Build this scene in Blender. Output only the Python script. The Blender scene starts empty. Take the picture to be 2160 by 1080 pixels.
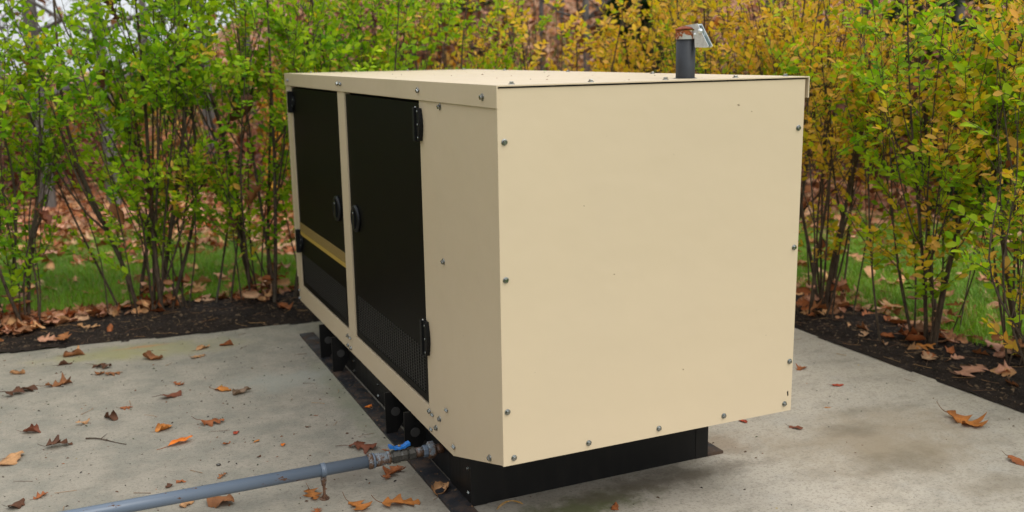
import bpy, bmesh, math, random
import numpy as np
from mathutils import Vector, Matrix, Quaternion, noise as mnoise

C = bpy.context.scene
COL = C.collection
rng = np.random.default_rng(11)
random.seed(5)
rad = math.radians
PI = math.pi

# ------------------------------------------------------------------ camera
CAM = np.array((-1.20627, -2.80407, 1.70189))
YAW, PITCH, ROLL, FPX = 0.41795, 0.20373, -0.01564, 2065.612
cd = bpy.data.cameras.new('camera'); cam = bpy.data.objects.new('camera', cd); COL.objects.link(cam)
_f = np.array([math.sin(YAW)*math.cos(PITCH), math.cos(YAW)*math.cos(PITCH), -math.sin(PITCH)])
_r = np.array([math.cos(YAW), -math.sin(YAW), 0.0]); _u = np.cross(_r, _f)
RIGHT = math.cos(ROLL)*_r + math.sin(ROLL)*_u
UP = -math.sin(ROLL)*_r + math.cos(ROLL)*_u
FWD = _f
M = Matrix.Identity(4)
for i in range(3):
    M[i][0], M[i][1], M[i][2], M[i][3] = RIGHT[i], UP[i], -FWD[i], CAM[i]
cam.matrix_world = M
cd.sensor_width = 36.0; cd.lens = FPX/2160*36.0
cd.clip_start = 0.05; cd.clip_end = 600
cd.dof.use_dof = True; cd.dof.focus_distance = 3.8; cd.dof.aperture_fstop = 2.2
C.camera = cam

# ------------------------------------------------------------------ sky, sun, exposure
SUN_DIR = Vector((0.30, -0.58, 0.75)).normalized()
el = math.asin(SUN_DIR.z); az = math.atan2(SUN_DIR.x, SUN_DIR.y)
CLOUD = (5.5, 13.0, (.955, .99, 1.045))
W = bpy.data.worlds.new('World'); C.world = W; W.use_nodes = True
nt = W.node_tree; nt.nodes.clear()
sky = nt.nodes.new('ShaderNodeTexSky'); sky.sky_type = 'NISHITA'; sky.sun_disc = False
sky.sun_elevation = el; sky.sun_rotation = az
sky.air_density = 1.0; sky.dust_density = 1.5; sky.ozone_density = 1.0
hs = nt.nodes.new('ShaderNodeHueSaturation'); hs.inputs['Saturation'].default_value = 0.36
bg = nt.nodes.new('ShaderNodeBackground'); bg.inputs['Strength'].default_value = 0.13
wo = nt.nodes.new('ShaderNodeOutputWorld')
# a thin closed cloud deck over the clear sky: brighter overhead than at the horizon, the same all round
tc = nt.nodes.new('ShaderNodeTexCoord'); sx = nt.nodes.new('ShaderNodeSeparateXYZ'); nt.links.new(tc.outputs['Generated'], sx.inputs[0])
mr = nt.nodes.new('ShaderNodeMapRange'); mr.inputs[1].default_value = 0.0; mr.inputs[2].default_value = 1.0; mr.inputs[3].default_value = CLOUD[0]; mr.inputs[4].default_value = CLOUD[1]
nt.links.new(sx.outputs[2], mr.inputs[0])
cm = nt.nodes.new('ShaderNodeMix'); cm.data_type = 'RGBA'; cm.inputs[0].default_value = 0.72
vm = nt.nodes.new('ShaderNodeVectorMath'); vm.operation = 'MULTIPLY'; vm.inputs[1].default_value = CLOUD[2]; nt.links.new(mr.outputs[0], vm.inputs[0])
nt.links.new(sky.outputs[0], hs.inputs['Color']); nt.links.new(hs.outputs[0], cm.inputs[6]); nt.links.new(vm.outputs[0], cm.inputs[7]); nt.links.new(cm.outputs[2], bg.inputs['Color']); nt.links.new(bg.outputs[0], wo.inputs['Surface'])
sl = bpy.data.lights.new('sun', 'SUN'); sl.energy = 1.5; sl.angle = rad(40); sl.color = (1.0, 0.975, 0.93)
so = bpy.data.objects.new('sun', sl); COL.objects.link(so); so.rotation_euler = (-SUN_DIR).to_track_quat('-Z', 'Y').to_euler()
C.view_settings.view_transform = 'Standard'; C.view_settings.look = 'None'
C.view_settings.exposure = 0.25; C.view_settings.gamma = 1.0; C.view_settings.use_curve_mapping = False
C.render.engine = 'CYCLES'
C.cycles.use_denoising = True
C.cycles.max_bounces = 10; C.cycles.diffuse_bounces = 8; C.cycles.glossy_bounces = 3; C.cycles.transmission_bounces = 4; C.cycles.transparent_max_bounces = 4

# ------------------------------------------------------------------ materials
class NG:
    def __init__(s, name):
        s.m = bpy.data.materials.new(name); s.m.use_nodes = True
        s.t = s.m.node_tree; s.t.nodes.clear()
        s.out = s.n('ShaderNodeOutputMaterial')
    def n(s, t, **k):
        o = s.t.nodes.new(t)
        for a, b in k.items(): setattr(o, a, b)
        return o
    def l(s, a, b): s.t.links.new(a, b)
    def val(s, sock, v):
        if isinstance(v, bpy.types.NodeSocket): s.l(v, sock)
        else: sock.default_value = v
    def coord(s, which='Object'): return s.n('ShaderNodeTexCoord').outputs[which]
    def noise(s, vec, scale, detail=4, rough=.55, out='Fac'):
        o = s.n('ShaderNodeTexNoise'); s.l(vec, o.inputs['Vector'])
        o.inputs['Scale'].default_value = scale; o.inputs['Detail'].default_value = detail; o.inputs['Roughness'].default_value = rough
        return o.outputs[out]
    def mr(s, v, a, b, c=0., d=1., smooth=True):
        o = s.n('ShaderNodeMapRange'); o.interpolation_type = 'SMOOTHSTEP' if smooth else 'LINEAR'
        s.val(o.inputs[0], v)
        for i, x in enumerate((a, b, c, d)): o.inputs[1+i].default_value = x
        return o.outputs[0]
    def mix(s, f, a, b, mode='MIX'):
        o = s.n('ShaderNodeMix', data_type='RGBA', blend_type=mode)
        s.val(o.inputs[0], f)
        for sk, v in ((o.inputs[6], a), (o.inputs[7], b)):
            if isinstance(v, bpy.types.NodeSocket): s.l(v, sk)
            else: sk.default_value = (*v, 1) if len(v) == 3 else v
        return o.outputs[2]
    def math(s, op, a, b=0.):
        o = s.n('ShaderNodeMath', operation=op); s.val(o.inputs[0], a); s.val(o.inputs[1], b); return o.outputs[0]
    def vmath(s, op, a, b):
        o = s.n('ShaderNodeVectorMath', operation=op)
        for i, v in enumerate((a, b)): s.val(o.inputs[i], v)
        return o
    def scalev(s, vec, v): return s.vmath('MULTIPLY', vec, v).outputs[0]
    def bump(s, h, strength, dist):
        o = s.n('ShaderNodeBump'); o.inputs['Strength'].default_value = strength; o.inputs['Distance'].default_value = dist
        s.l(h, o.inputs['Height']); return o.outputs[0]
    def principled(s, col, rough=.5, metal=0., normal=None, spec=None):
        o = s.n('ShaderNodeBsdfPrincipled')
        if isinstance(col, bpy.types.NodeSocket): s.l(col, o.inputs['Base Color'])
        else: o.inputs['Base Color'].default_value = (*col, 1)
        s.val(o.inputs['Roughness'], rough); s.val(o.inputs['Metallic'], metal)
        if spec is not None: o.inputs['Specular IOR Level'].default_value = spec
        if normal is not None: s.l(normal, o.inputs['Normal'])
        return o.outputs[0]
    def done(s, sh): s.l(sh, s.out.inputs['Surface']); return s.m

MAT = {}
def mat_paint(name, col, rough=.42, dirt=.10):
    g = NG(name); p = g.coord()
    big = g.noise(p, 1.7, 4); fine = g.noise(p, 260, 2); mid = g.noise(p, 3.0, 6, .65)
    c = g.mix(g.math('MULTIPLY', g.mr(mid, .40, .75), dirt), col, tuple(x*.72 for x in col))
    c = g.mix(g.math('MULTIPLY', g.mr(g.noise(p, .9, 3), .35, .65), .07), c, (.42, .36, .28))
    speck = g.mr(g.noise(p, 38, 3), .735, .77)
    c = g.mix(g.math('MULTIPLY', speck, .35), c, (.12, .08, .04))
    h = g.math('ADD', g.math('MULTIPLY', fine, .12), g.math('MULTIPLY', big, 16.0))
    MAT[name] = g.done(g.principled(c, g.mr(mid, .3, .7, rough-.05, rough+.08), 0, g.bump(h, .5, .0012), .45))
mat_paint('beige_paint', (.612, .491, .326), dirt=.07)
def mat_black(name, col=(.010, .0095, .008), rough=.34, dust=(.10, .085, .06), amount=.10, spec=.4):
    g = NG(name); p = g.coord()
    n1 = g.noise(g.scalev(p, (6, 6, 1.1)), 3.0, 6, .65); n2 = g.noise(p, 300, 2)
    c = g.mix(g.math('MULTIPLY', g.mr(n1, .45, .8), amount), col, dust)
    MAT[name] = g.done(g.principled(c, g.mr(n1, .3, .8, rough-.05, rough+.14) if amount else rough, 0, g.bump(n2, .25, .0006), spec))
mat_black('black_paint', (.0065, .006, .005), .42, amount=.0, spec=.05)
mat_black('black_plastic', (.0075, .008, .009), .42, amount=.02, spec=.28)
def mat_foot():
    g = NG('rusty_black_steel'); p = g.coord()
    n1 = g.noise(p, 7, 7, .7); n2 = g.noise(p, 45, 4, .7); n3 = g.noise(p, 2.3, 4)
    c = g.mix(g.mr(n1, .46, .66), (.014, .015, .018), (.075, .045, .028))
    c = g.mix(g.math('MULTIPLY', g.mr(n2, .58, .7), .6), c, (.17, .10, .06))
    c = g.mix(g.math('MULTIPLY', g.mr(n3, .55, .8), .5), c, (.13, .11, .085))
    MAT['rusty_black_steel'] = g.done(g.principled(c, g.mr(n1, .3, .7, .35, .8), 0, g.bump(n2, .4, .001), .4))
mat_foot()
mat_black('base_steel', (.0075, .007, .0065), .5, (.055, .042, .03), .16, .25)
def simple(name, col, rough=.5, metal=0., var=.25, scale=30, spec=None):
    g = NG(name); p = g.coord()
    n = g.noise(p, scale, 4, .6)
    c = g.mix(g.mr(n, .35, .7), col, tuple(x*(1-var) for x in col))
    MAT[name] = g.done(g.principled(c, rough, metal, g.bump(n, .15, .001), spec))
simple('zinc_bolt', (.34, .35, .33), .24, 1.0, .45, 160)
simple('galvanised', (.74, .77, .76), .34, .6, .25, 60)
simple('knockout_grey', (.05, .047, .042), .6)
simple('vent_bar', (.022, .020, .017), .5)
simple('vent_void', (.003, .003, .003), .9)
simple('gold_stripe', (.46, .30, .055), .5, 0, .1)
simple('dull_gold_stripe', (.30, .20, .06), .55, 0, .1)
simple('valve_blue', (.012, .17, .56), .38, 0, .25, 60)
simple('dull_brass_iron', (.105, .10, .088), .42, .6, .45, 90)
simple('brass_nut', (.45, .33, .2), .4, .8, .3, 90)
simple('pipe_charcoal', (.019, .022, .027), .55, 0, .3, 25)
simple('dark_green_inside', (.012, .05, .048), .5)
simple('scuff_brown', (.36, .27, .17), .6)
simple('rubber_black', (.006, .006, .0065), .5, spec=.25)
def mat_rusty(name, base, metal, lo, hi, rustcol=(.20, .065, .022), scale=14, stretch=(1, 1, 1), rough=.4):
    g = NG(name); p = g.scalev(g.coord(), stretch)
    n = g.noise(p, scale, 6, .68); n2 = g.noise(p, scale*5, 4, .7)
    v = g.math('ADD', g.math('MULTIPLY', n, .75), g.math('MULTIPLY', n2, .25))
    f = g.mr(v, lo, hi)
    rc = g.mix(g.mr(n2, .35, .7), rustcol, tuple(x*.45 for x in rustcol))
    c = g.mix(g.mr(g.noise(p, 3, 3), .3, .7), base, tuple(x*.82 for x in base))
    c = g.mix(f, c, rc)
    MAT[name] = g.done(g.principled(c, g.mr(f, 0, 1, rough, .85), metal, g.bump(g.math('ADD', v, g.math('MULTIPLY', f, .3)), .25, .0015)))
mat_rusty('pipe_grey_paint', (.118, .150, .195), 0, .60, .635, (.16, .075, .035), 26, (.35, 1, 1), .33)
mat_rusty('fitting_rusty', (.20, .235, .26), .15, .41, .55, (.15, .078, .04), 30)
mat_rusty('rod_rust', (.17, .085, .045), 0, .4, .6, (.09, .04, .02), 40)
mat_rusty('band_rusty', (.50, .50, .46), .6, .46, .50, (.40, .12, .03), 22)
mat_rusty('cap_rust', (.30, .065, .018), 0, .45, .6, (.20, .045, .015), 30, (1, 1, 1), .75)
def mat_concrete():
    g = NG('concrete'); p = g.coord()
    big = g.noise(p, 1.1, 5, .6); mid = g.noise(p, 5, 6, .65); st = g.noise(g.scalev(p, (1.0, 1.7, 1)), 3.6, 8, .72)
    fine = g.noise(p, 75, 5, .75); grit = g.noise(p, 420, 2, .6)
    c = g.mix(g.mr(big, .3, .7), (.365, .325, .262), (.45, .395, .315))
    c = g.mix(g.math('MULTIPLY', g.mr(st, .47, .70), .55), c, (.19, .17, .132))
    c = g.mix(g.math('MULTIPLY', g.mr(mid, .5, .75), .4), c, (.37, .355, .315))
    # a greenish film of algae, darkened to paint in shade on the left half
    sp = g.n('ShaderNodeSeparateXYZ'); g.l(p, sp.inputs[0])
    shade_film = g.mr(g.math('ADD', sp.outputs[0], g.math('MULTIPLY', g.math('SUBTRACT', g.noise(p, 1.6, 6, .7), .5), 2.6)), .9, -.5)
    c = g.mix(g.math('MULTIPLY', shade_film, .72), c, g.mix(g.mr(mid, .35, .65), (.17, .165, .13), (.285, .25, .192)))
    c = g.mix(g.math('MULTIPLY', g.mr(g.noise(p, 22, 6, .75), .50, .68), .38), c, (.15, .125, .095))
    c = g.mix(g.math('MULTIPLY', g.mr(fine, .50, .66), .62), c, (.13, .115, .092))
    c = g.mix(g.math('MULTIPLY', g.mr(grit, .58, .66), .45), c, (.5, .47, .41))
    def stain(c, cx, cy, rx, ry, col, k, ns=6.0, soft=.55):
        d = g.vmath('SUBTRACT', p, (cx, cy, 0)); d = g.vmath('MULTIPLY', d.outputs[0], (1/rx, 1/ry, 0))
        ln = g.vmath('LENGTH', d.outputs[0], (0, 0, 0)).outputs['Value']
        v = g.math('ADD', ln, g.math('MULTIPLY', g.math('SUBTRACT', g.noise(p, ns, 5, .7), .5), 2.1))
        return g.mix(g.math('MULTIPLY', g.mr(v, 1.15, soft*.3), k), c, col)
    c = stain(c, -1.10, 3.25, .48, .17, (.29, .27, .10), .55)
    c = stain(c, -.80, 3.18, .5, .20, (.30, .275, .13), .5)
    c = stain(c, -.95, 3.31, .20, .035, (.40, .19, .08), .6, 9)
    c = stain(c, 1.92, .25, .62, .42, (.27, .215, .145), .85, 3.2, .1)
    c = stain(c, 1.90, .42, .17, .11, (.15, .125, .088), .55, 8, .1)
    c = stain(c, 2.08, .58, .22, .07, (.16, .135, .092), .5, 8, .1)
    c = stain(c, 1.85, .05, .32, .16, (.16, .13, .085), .6, 9, .1)
    c = stain(c, 2.00, -.28, .30, .15, (.19, .155, .105), .55, 9, .1)
    c = stain(c, .46, .27, .34, .11, (.085, .095, .03), .85, 10)
    c = stain(c, .80, .33, .55, .10, (.13, .105, .075), .75, 8)
    c = stain(c, -.03, .75, .12, .60, (.15, .125, .09), .6, 8)
    c = stain(c, -.06, 1.9, .10, .9, (.19, .20, .12), .45, 8)
    c = stain(c, -.30, .95, .20, .12, (.16, .13, .10), .5, 10)
    c = stain(c, 1.25, .55, .30, .14, (.25, .18, .115), .6, 6)
    c = stain(c, -.30, 2.3, .35, .22, (.33, .335, .285), .5, 5)
    pore = g.mr(g.noise(p, 150, 2, .8), .66, .72)
    c = g.mix(g.math('MULTIPLY', pore, g.mr(g.noise(p, 2.6, 4, .6), .42, .62, .08, .75)), c, (.085, .075, .06))
    h = g.math('ADD', g.math('MULTIPLY', fine, .5), g.math('ADD', g.math('MULTIPLY', mid, 1.6), g.math('MULTIPLY', grit, .25)))
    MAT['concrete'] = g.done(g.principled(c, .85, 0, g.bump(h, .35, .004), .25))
mat_concrete()
def mat_soil():
    g = NG('dark_mulch'); p = g.coord()
    a = g.noise(p, 9, 6, .7); b = g.noise(p, 60, 4, .7); d = g.noise(p, 180, 2, .6)
    c = g.mix(g.mr(a, .35, .7), (.014, .0095, .007), (.034, .023, .017))
    c = g.mix(g.math('MULTIPLY', g.mr(b, .55, .72), .7), c, (.085, .058, .04))
    c = g.mix(g.math('MULTIPLY', g.mr(d, .70, .76), .6), c, (.28, .25, .2))
    MAT['dark_mulch'] = g.done(g.principled(c, .95, 0, g.bump(g.math('ADD', b, g.math('MULTIPLY', a, 2)), .8, .02), .2))
mat_soil()
def mat_ground():
    g = NG('lawn_and_forest_floor'); p = g.coord()
    a = g.noise(p, .9, 5, .6); b = g.noise(p, 14, 5, .7); d = g.noise(p, 55, 3, .7)
    grass = g.mix(g.mr(b, .35, .7), (.065, .125, .018), (.13, .19, .035))
    grass = g.mix(g.math('MULTIPLY', g.mr(d, .5, .75), .5), grass, (.14, .10, .05))
    vor = g.n('ShaderNodeTexVoronoi'); g.l(p, vor.inputs['Vector']); vor.inputs['Scale'].default_value = 9
    hue = g.n('ShaderNodeSeparateColor'); g.l(vor.outputs['Color'], hue.inputs[0])
    lit = g.mix(hue.outputs[0], (.30, .15, .075), (.52, .31, .18))
    lit = g.mix(g.math('MULTIPLY', g.mr(hue.outputs[1], .55, .8), .8), lit, (.10, .048, .026))
    # distance from the mown edge, with a ragged border
    sep = g.n('ShaderNodeSeparateXYZ'); g.l(p, sep.inputs[0])
    s = g.math('ADD', g.math('MULTIPLY', sep.outputs[0], .36), g.math('MULTIPLY', sep.outputs[1], .93))
    s = g.math('ADD', s, g.math('MULTIPLY', g.math('SUBTRACT', a, .5), 2.2))
    f = g.mr(s, 5.9, 6.6)
    c = g.mix(f, grass, lit)
    MAT['lawn_and_forest_floor'] = g.done(g.principled(c, .9, 0, g.bump(g.math('ADD', b, d), .7, .03), .2))
mat_ground()
def mat_leaf(name, trans=.32, rough=.48, mottle=.25, spec=.3, tcol=(1.25, 1.35, .3)):
    g = NG(name); at = g.n('ShaderNodeAttribute', attribute_name='Col'); p = g.coord()
    c = g.mix(g.math('MULTIPLY', g.mr(g.noise(p, 60, 4, .7), .4, .75), mottle), at.outputs['Color'], (.02, .012, .006))
    pr = g.principled(c, rough, 0, None, spec)
    if trans:
        tr = g.n('ShaderNodeBsdfTranslucent'); g.l(g.mix(1.0, c, tcol, 'MULTIPLY'), tr.inputs['Color'])
        mx = g.n('ShaderNodeMixShader'); mx.inputs[0].default_value = trans
        g.l(pr, mx.inputs[1]); g.l(tr.outputs[0], mx.inputs[2]); pr = mx.outputs[0]
    MAT[name] = g.done(pr)
mat_leaf('shrub_leaf', .45, .5, .08, .14)
mat_leaf('dead_leaf', .12, .62, .35, .25, (1.2, .8, .45))
mat_leaf('grass_blade', .3, .5, .0)
mat_leaf('needle', 0, .7, .1)
def mat_bark(name, a, b, scale=22):
    g = NG(name); p = g.coord(); q = g.scalev(p, (1, 1, .25))
    n = g.noise(q, scale, 6, .7); m = g.noise(p, 4, 4)
    c = g.mix(g.mr(n, .35, .7), a, b); c = g.mix(g.math('MULTIPLY', g.mr(m, .5, .75), .4), c, (.13, .135, .10))
    MAT[name] = g.done(g.principled(c, .85, 0, g.bump(n, .6, .006), .25))
mat_bark('shrub_bark', (.045, .031, .021), (.125, .088, .058), 60)
mat_bark('tree_bark', (.085, .075, .066), (.20, .18, .16), 12)

# ------------------------------------------------------------------ mesh helpers
def link(o, parent=None, **props):
    COL.objects.link(o)
    if parent is not None: o.parent = parent
    for k, v in props.items(): o[k] = v
    return o
def empty(name, loc=(0, 0, 0), **props):
    o = bpy.data.objects.new(name, None); o.location = loc; o.empty_display_size = .2
    return link(o, None, **props)
def fast_mesh(name, V, T, mats, col=None, smooth=False):
    V = np.ascontiguousarray(V, np.float32); T = np.ascontiguousarray(T, np.int32)
    me = bpy.data.meshes.new(name)
    me.vertices.add(len(V)); me.vertices.foreach_set('co', V.ravel())
    me.loops.add(T.size); me.loops.foreach_set('vertex_index', T.ravel())
    me.polygons.add(len(T)); me.polygons.foreach_set('loop_start', np.arange(0, T.size, 3, dtype=np.int32))
    if smooth: me.polygons.foreach_set('use_smooth', np.ones(len(T), bool))
    if col is not None:
        a = me.attributes.new('Col', 'FLOAT_COLOR', 'POINT')
        c4 = np.ones((len(V), 4), np.float32); c4[:, :3] = col; a.data.foreach_set('color', c4.ravel())
    me.materials.append(MAT[mats]); me.update(calc_edges=True)
    return me
def fobj(name, V, T, mat, parent=None, col=None, smooth=False, **props):
    return link(bpy.data.objects.new(name, fast_mesh(name, V, T, mat, col, smooth)), parent, **props)
def bm_obj(name, bm, mat, parent=None, bevel=0, smooth=False, seg=2, **props):
    if bevel:
        bmesh.ops.bevel(bm, geom=[e for e in bm.edges if e.calc_face_angle(0) > .5], offset=bevel, segments=seg, affect='EDGES', profile=.5, clamp_overlap=True)
    bmesh.ops.recalc_face_normals(bm, faces=bm.faces)
    me = bpy.data.meshes.new(name); bm.to_mesh(me); bm.free(); me.materials.append(MAT[mat])
    if smooth:
        for p in me.polygons: p.use_smooth = True
    return link(bpy.data.objects.new(name, me), parent, **props)
def box(bm, x0, x1, y0, y1, z0, z1):
    v = [bm.verts.new(q) for q in ((x0,y0,z0),(x1,y0,z0),(x1,y1,z0),(x0,y1,z0),(x0,y0,z1),(x1,y0,z1),(x1,y1,z1),(x0,y1,z1))]
    for f in ((0,3,2,1),(4,5,6,7),(0,1,5,4),(1,2,6,5),(2,3,7,6),(3,0,4,7)): bm.faces.new([v[i] for i in f])
def boxes(name, mat, parent, lst, bevel=0, **props):
    bm = bmesh.new()
    for b in lst: box(bm, *b)
    return bm_obj(name, bm, mat, parent, bevel, **props)
def prism(bm, poly, axis, a, b):
    """poly: 2-D outline, extruded along axis between a and b (axis 0: (y,z), 1: (x,z), 2: (x,y))"""
    def P(q, t): return {0: (t, q[0], q[1]), 1: (q[0], t, q[1]), 2: (q[0], q[1], t)}[axis]
    A = [bm.verts.new(P(q, a)) for q in poly]; B = [bm.verts.new(P(q, b)) for q in poly]
    bm.faces.new(A); bm.faces.new(B[::-1]); n = len(poly)
    for i in range(n): bm.faces.new((A[i], B[i], B[(i+1) % n], A[(i+1) % n]))
def lathe(bm, prof, axis='z', sides=20, c=(0, 0, 0), cap=True, phase=0.):
    rings = []
    for t, r in prof:
        ring = []
        for k in range(sides):
            a = 2*PI*k/sides+phase; u, v = r*math.cos(a), r*math.sin(a)
            q = {'z': (u, v, t), 'x': (t, u, v), 'y': (u, t, v)}[axis]
            ring.append(bm.verts.new((q[0]+c[0], q[1]+c[1], q[2]+c[2])))
        rings.append(ring)
    for A, B in zip(rings, rings[1:]):
        for k in range(sides): bm.faces.new((A[k], A[(k+1) % sides], B[(k+1) % sides], B[k]))
    if cap: bm.faces.new(rings[0][::-1]); bm.faces.new(rings[-1])
def tube(P, R, sides=5):
    """numpy tube along points P with radii R -> verts, tris"""
    P = np.asarray(P, float); R = np.asarray(R, float); n = len(P)
    d = np.gradient(P, axis=0); d /= np.linalg.norm(d, axis=1)[:, None]+1e-9
    ref = np.where(np.abs(d[:, 2:3]) > .9, np.array([[1., 0, 0]]), np.array([[0, 0, 1.]]))
    a = np.cross(d, ref); a /= np.linalg.norm(a, axis=1)[:, None]+1e-9; b = np.cross(d, a)
    th = np.arange(sides)*2*PI/sides
    V = P[:, None, :]+R[:, None, None]*(np.cos(th)[None, :, None]*a[:, None, :]+np.sin(th)[None, :, None]*b[:, None, :])
    i = np.arange(n-1)[:, None]*sides; k = np.arange(sides)[None, :]; k2 = (k+1) % sides
    A, B, Cc, D = i+k, i+k2, i+sides+k2, i+sides+k
    T = np.concatenate([np.stack([A, B, Cc], -1).reshape(-1, 3), np.stack([A, Cc, D], -1).reshape(-1, 3)])
    return V.reshape(-1, 3), T
class Acc:
    def __init__(s): s.V, s.T, s.C, s.n = [], [], [], 0
    def add(s, V, T, col=None):
        s.V.append(V); s.T.append(T+s.n); s.n += len(V)
        if col is not None: s.C.append(np.broadcast_to(col, (len(V), 3)))
    def out(s): return np.concatenate(s.V), np.concatenate(s.T), (np.concatenate(s.C) if s.C else None)
def batch(tV, tT, pos, X, Y, Z, scale, cols):
    """copies of a small template: axes X,Y,Z (N,3), scale (N,), colours (N,3)"""
    N, k = len(pos), len(tV)
    V = (tV[None, :, 0:1]*X[:, None]+tV[None, :, 1:2]*Y[:, None]+tV[None, :, 2:3]*Z[:, None])*scale[:, None, None]+pos[:, None]
    T = tT[None]+(np.arange(N)*k)[:, None, None]
    return V.reshape(-1, 3), T.reshape(-1, 3), np.repeat(cols, k, 0)
def unit(v): return v/(np.linalg.norm(v, axis=-1, keepdims=True)+1e-9)
def project(Pw):
    d = np.asarray(Pw)-CAM; z = d@FWD
    zz = np.where(z > .1, z, 1e9)
    return 1080+FPX*(d@RIGHT)/zz, 540-FPX*(d@UP)/zz, z
# ------------------------------------------------------------------ ground, slab, soil
def slab_back(x): return 3.42-.082*x
def soil_back(x): return 4.27-.03*x
SLAB_R = 2.785
def grid_mesh(name, xs, ys, zf, mat, keep=None, **props):
    X, Y = np.meshgrid(xs, ys); Z = zf(X, Y)
    V = np.stack([X, Y, Z], -1).reshape(-1, 3); nx = len(xs)
    i = (np.arange(len(ys)-1)[:, None]*nx+np.arange(nx-1)[None]).ravel()
    if keep is not None:
        cx = (V[i]+V[i+nx+1])/2; i = i[keep(cx[:, 0], cx[:, 1])]
    T = np.concatenate([np.stack([i, i+1, i+nx+1], -1), np.stack([i, i+nx+1, i+nx], -1)])
    return fobj(name, V, T, mat, None, None, True, kind='structure', **props)
def vnoise(x, y, s, seed=0):
    """cheap smooth 2-D noise from sines"""
    r = np.random.default_rng(seed); out = 0
    for k in range(7):
        a = r.uniform(0, 2*PI); f = s*r.uniform(.6, 1.9); out = out+np.sin((x*math.cos(a)+y*math.sin(a))*f+r.uniform(0, 6))
    return out/7
def smooth(x, a, b):
    t = np.clip((x-a)/(b-a), 0, 1); return t*t*(3-2*t)
def hill(x, y):
    dx, dy = x-CAM[0], y-CAM[1]; d = np.hypot(dx, dy); azm = np.degrees(np.arctan2(dx, dy))
    side = smooth(azm, 1.0, 13)*(1-smooth(azm, 100, 150))
    return side*(np.clip(d-12.5, 0, 26)*.17)+smooth(d, 10, 16)*.10*vnoise(x, y, .8, 3)
def lawn_z(x, y): return .012+.018*vnoise(x, y, 2.3, 1)+hill(x, y)
in_bed = lambda x, y: ((y < soil_back(x)) & (x < 3.5))
gx = np.concatenate([[-160, -90, -50, -28, -18, -13], np.arange(-10, 16, .25), [17, 19, 22, 26, 31, 38, 50, 90, 160]])
gy = np.concatenate([[-160, -90, -50, -28, -18, -12], np.arange(-9, 18, .25), [19, 21, 23.5, 26, 29, 32, 36, 42, 52, 90, 160]])
def ground_z(x, y):
    z = lawn_z(x, y)
    inside = (x > -2.65) & (x < 3.4) & (y > -1.7) & (y < 4.2)
    return np.where(inside, -.14, z)
grid_mesh('ground', gx, gy, ground_z, 'lawn_and_forest_floor')
def soil_z(x, y):
    e = np.minimum(np.abs(y-slab_back(x)), 9)
    return -.012+.018*smooth(e, 0, .25)+.016*vnoise(x, y, 9, 5)+.008*vnoise(x, y, 30, 6)+.006*vnoise(x, y, 70, 7)
def soil_z2(x, y):
    e = np.abs(x-SLAB_R); return -.012+.018*smooth(e, 0, .25)+.016*vnoise(x, y, 9, 5)+.008*vnoise(x, y, 30, 6)+.006*vnoise(x, y, 70, 7)
edge_wob = lambda t, s: .07*vnoise(t, t*.3, 3.0, s)
grid_mesh('soil_bed', np.arange(-4.2, 3.62, .022), np.arange(3.1, 4.4, .022), lambda x, y: soil_z(x, y)+.016, 'dark_mulch',
          lambda x, y: (y > slab_back(x)+.002-.03) & (y < soil_back(x)+edge_wob(x, 12)) & ((x < SLAB_R) | (y > 3.16)))
grid_mesh('soil_bed', np.arange(SLAB_R-.02, 3.64, .022), np.arange(-3.4, 3.17, .022), lambda x, y: soil_z2(x, y)+.016, 'dark_mulch',
          lambda x, y: (x < 3.42+edge_wob(y, 13)))
# concrete slab: thick sheet with an eased, slightly chipped edge
bm = bmesh.new()
n = 60; top = []
for k in range(n+1):
    x = -2.7+(SLAB_R+2.7)*k/n; top.append((x, slab_back(x)+.004*math.sin(k*2.1)+.003*math.sin(k*5.3)))
for k in range(n+1):
    y = slab_back(SLAB_R)+(-1.75-slab_back(SLAB_R))*k/n; top.append((SLAB_R+.004*math.sin(k*1.7)+.003*math.sin(k*4.9), y))
top += [(-2.7, -1.75)]
prism(bm, top, 2, -.12, 0)
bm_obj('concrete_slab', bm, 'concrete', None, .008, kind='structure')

# ------------------------------------------------------------------ generator
GW, GL, ZT, ZB, ZE = 1.196, 3.233, 1.603, .205, .355
gen = empty('generator', (0, 0, 0), label='beige standby generator enclosure with two black louvred doors on the concrete slab', category='generator')
bx = lambda name, mat, *l, bevel=0, parent=gen, **k: boxes(name, mat, parent, l, bevel, **k)
bx('inner_shell', 'vent_void', (.035, 1.16, .03, GL-.03, .37, 1.595), (.035, 1.16, .50, GL-.03, .212, .372))
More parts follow.
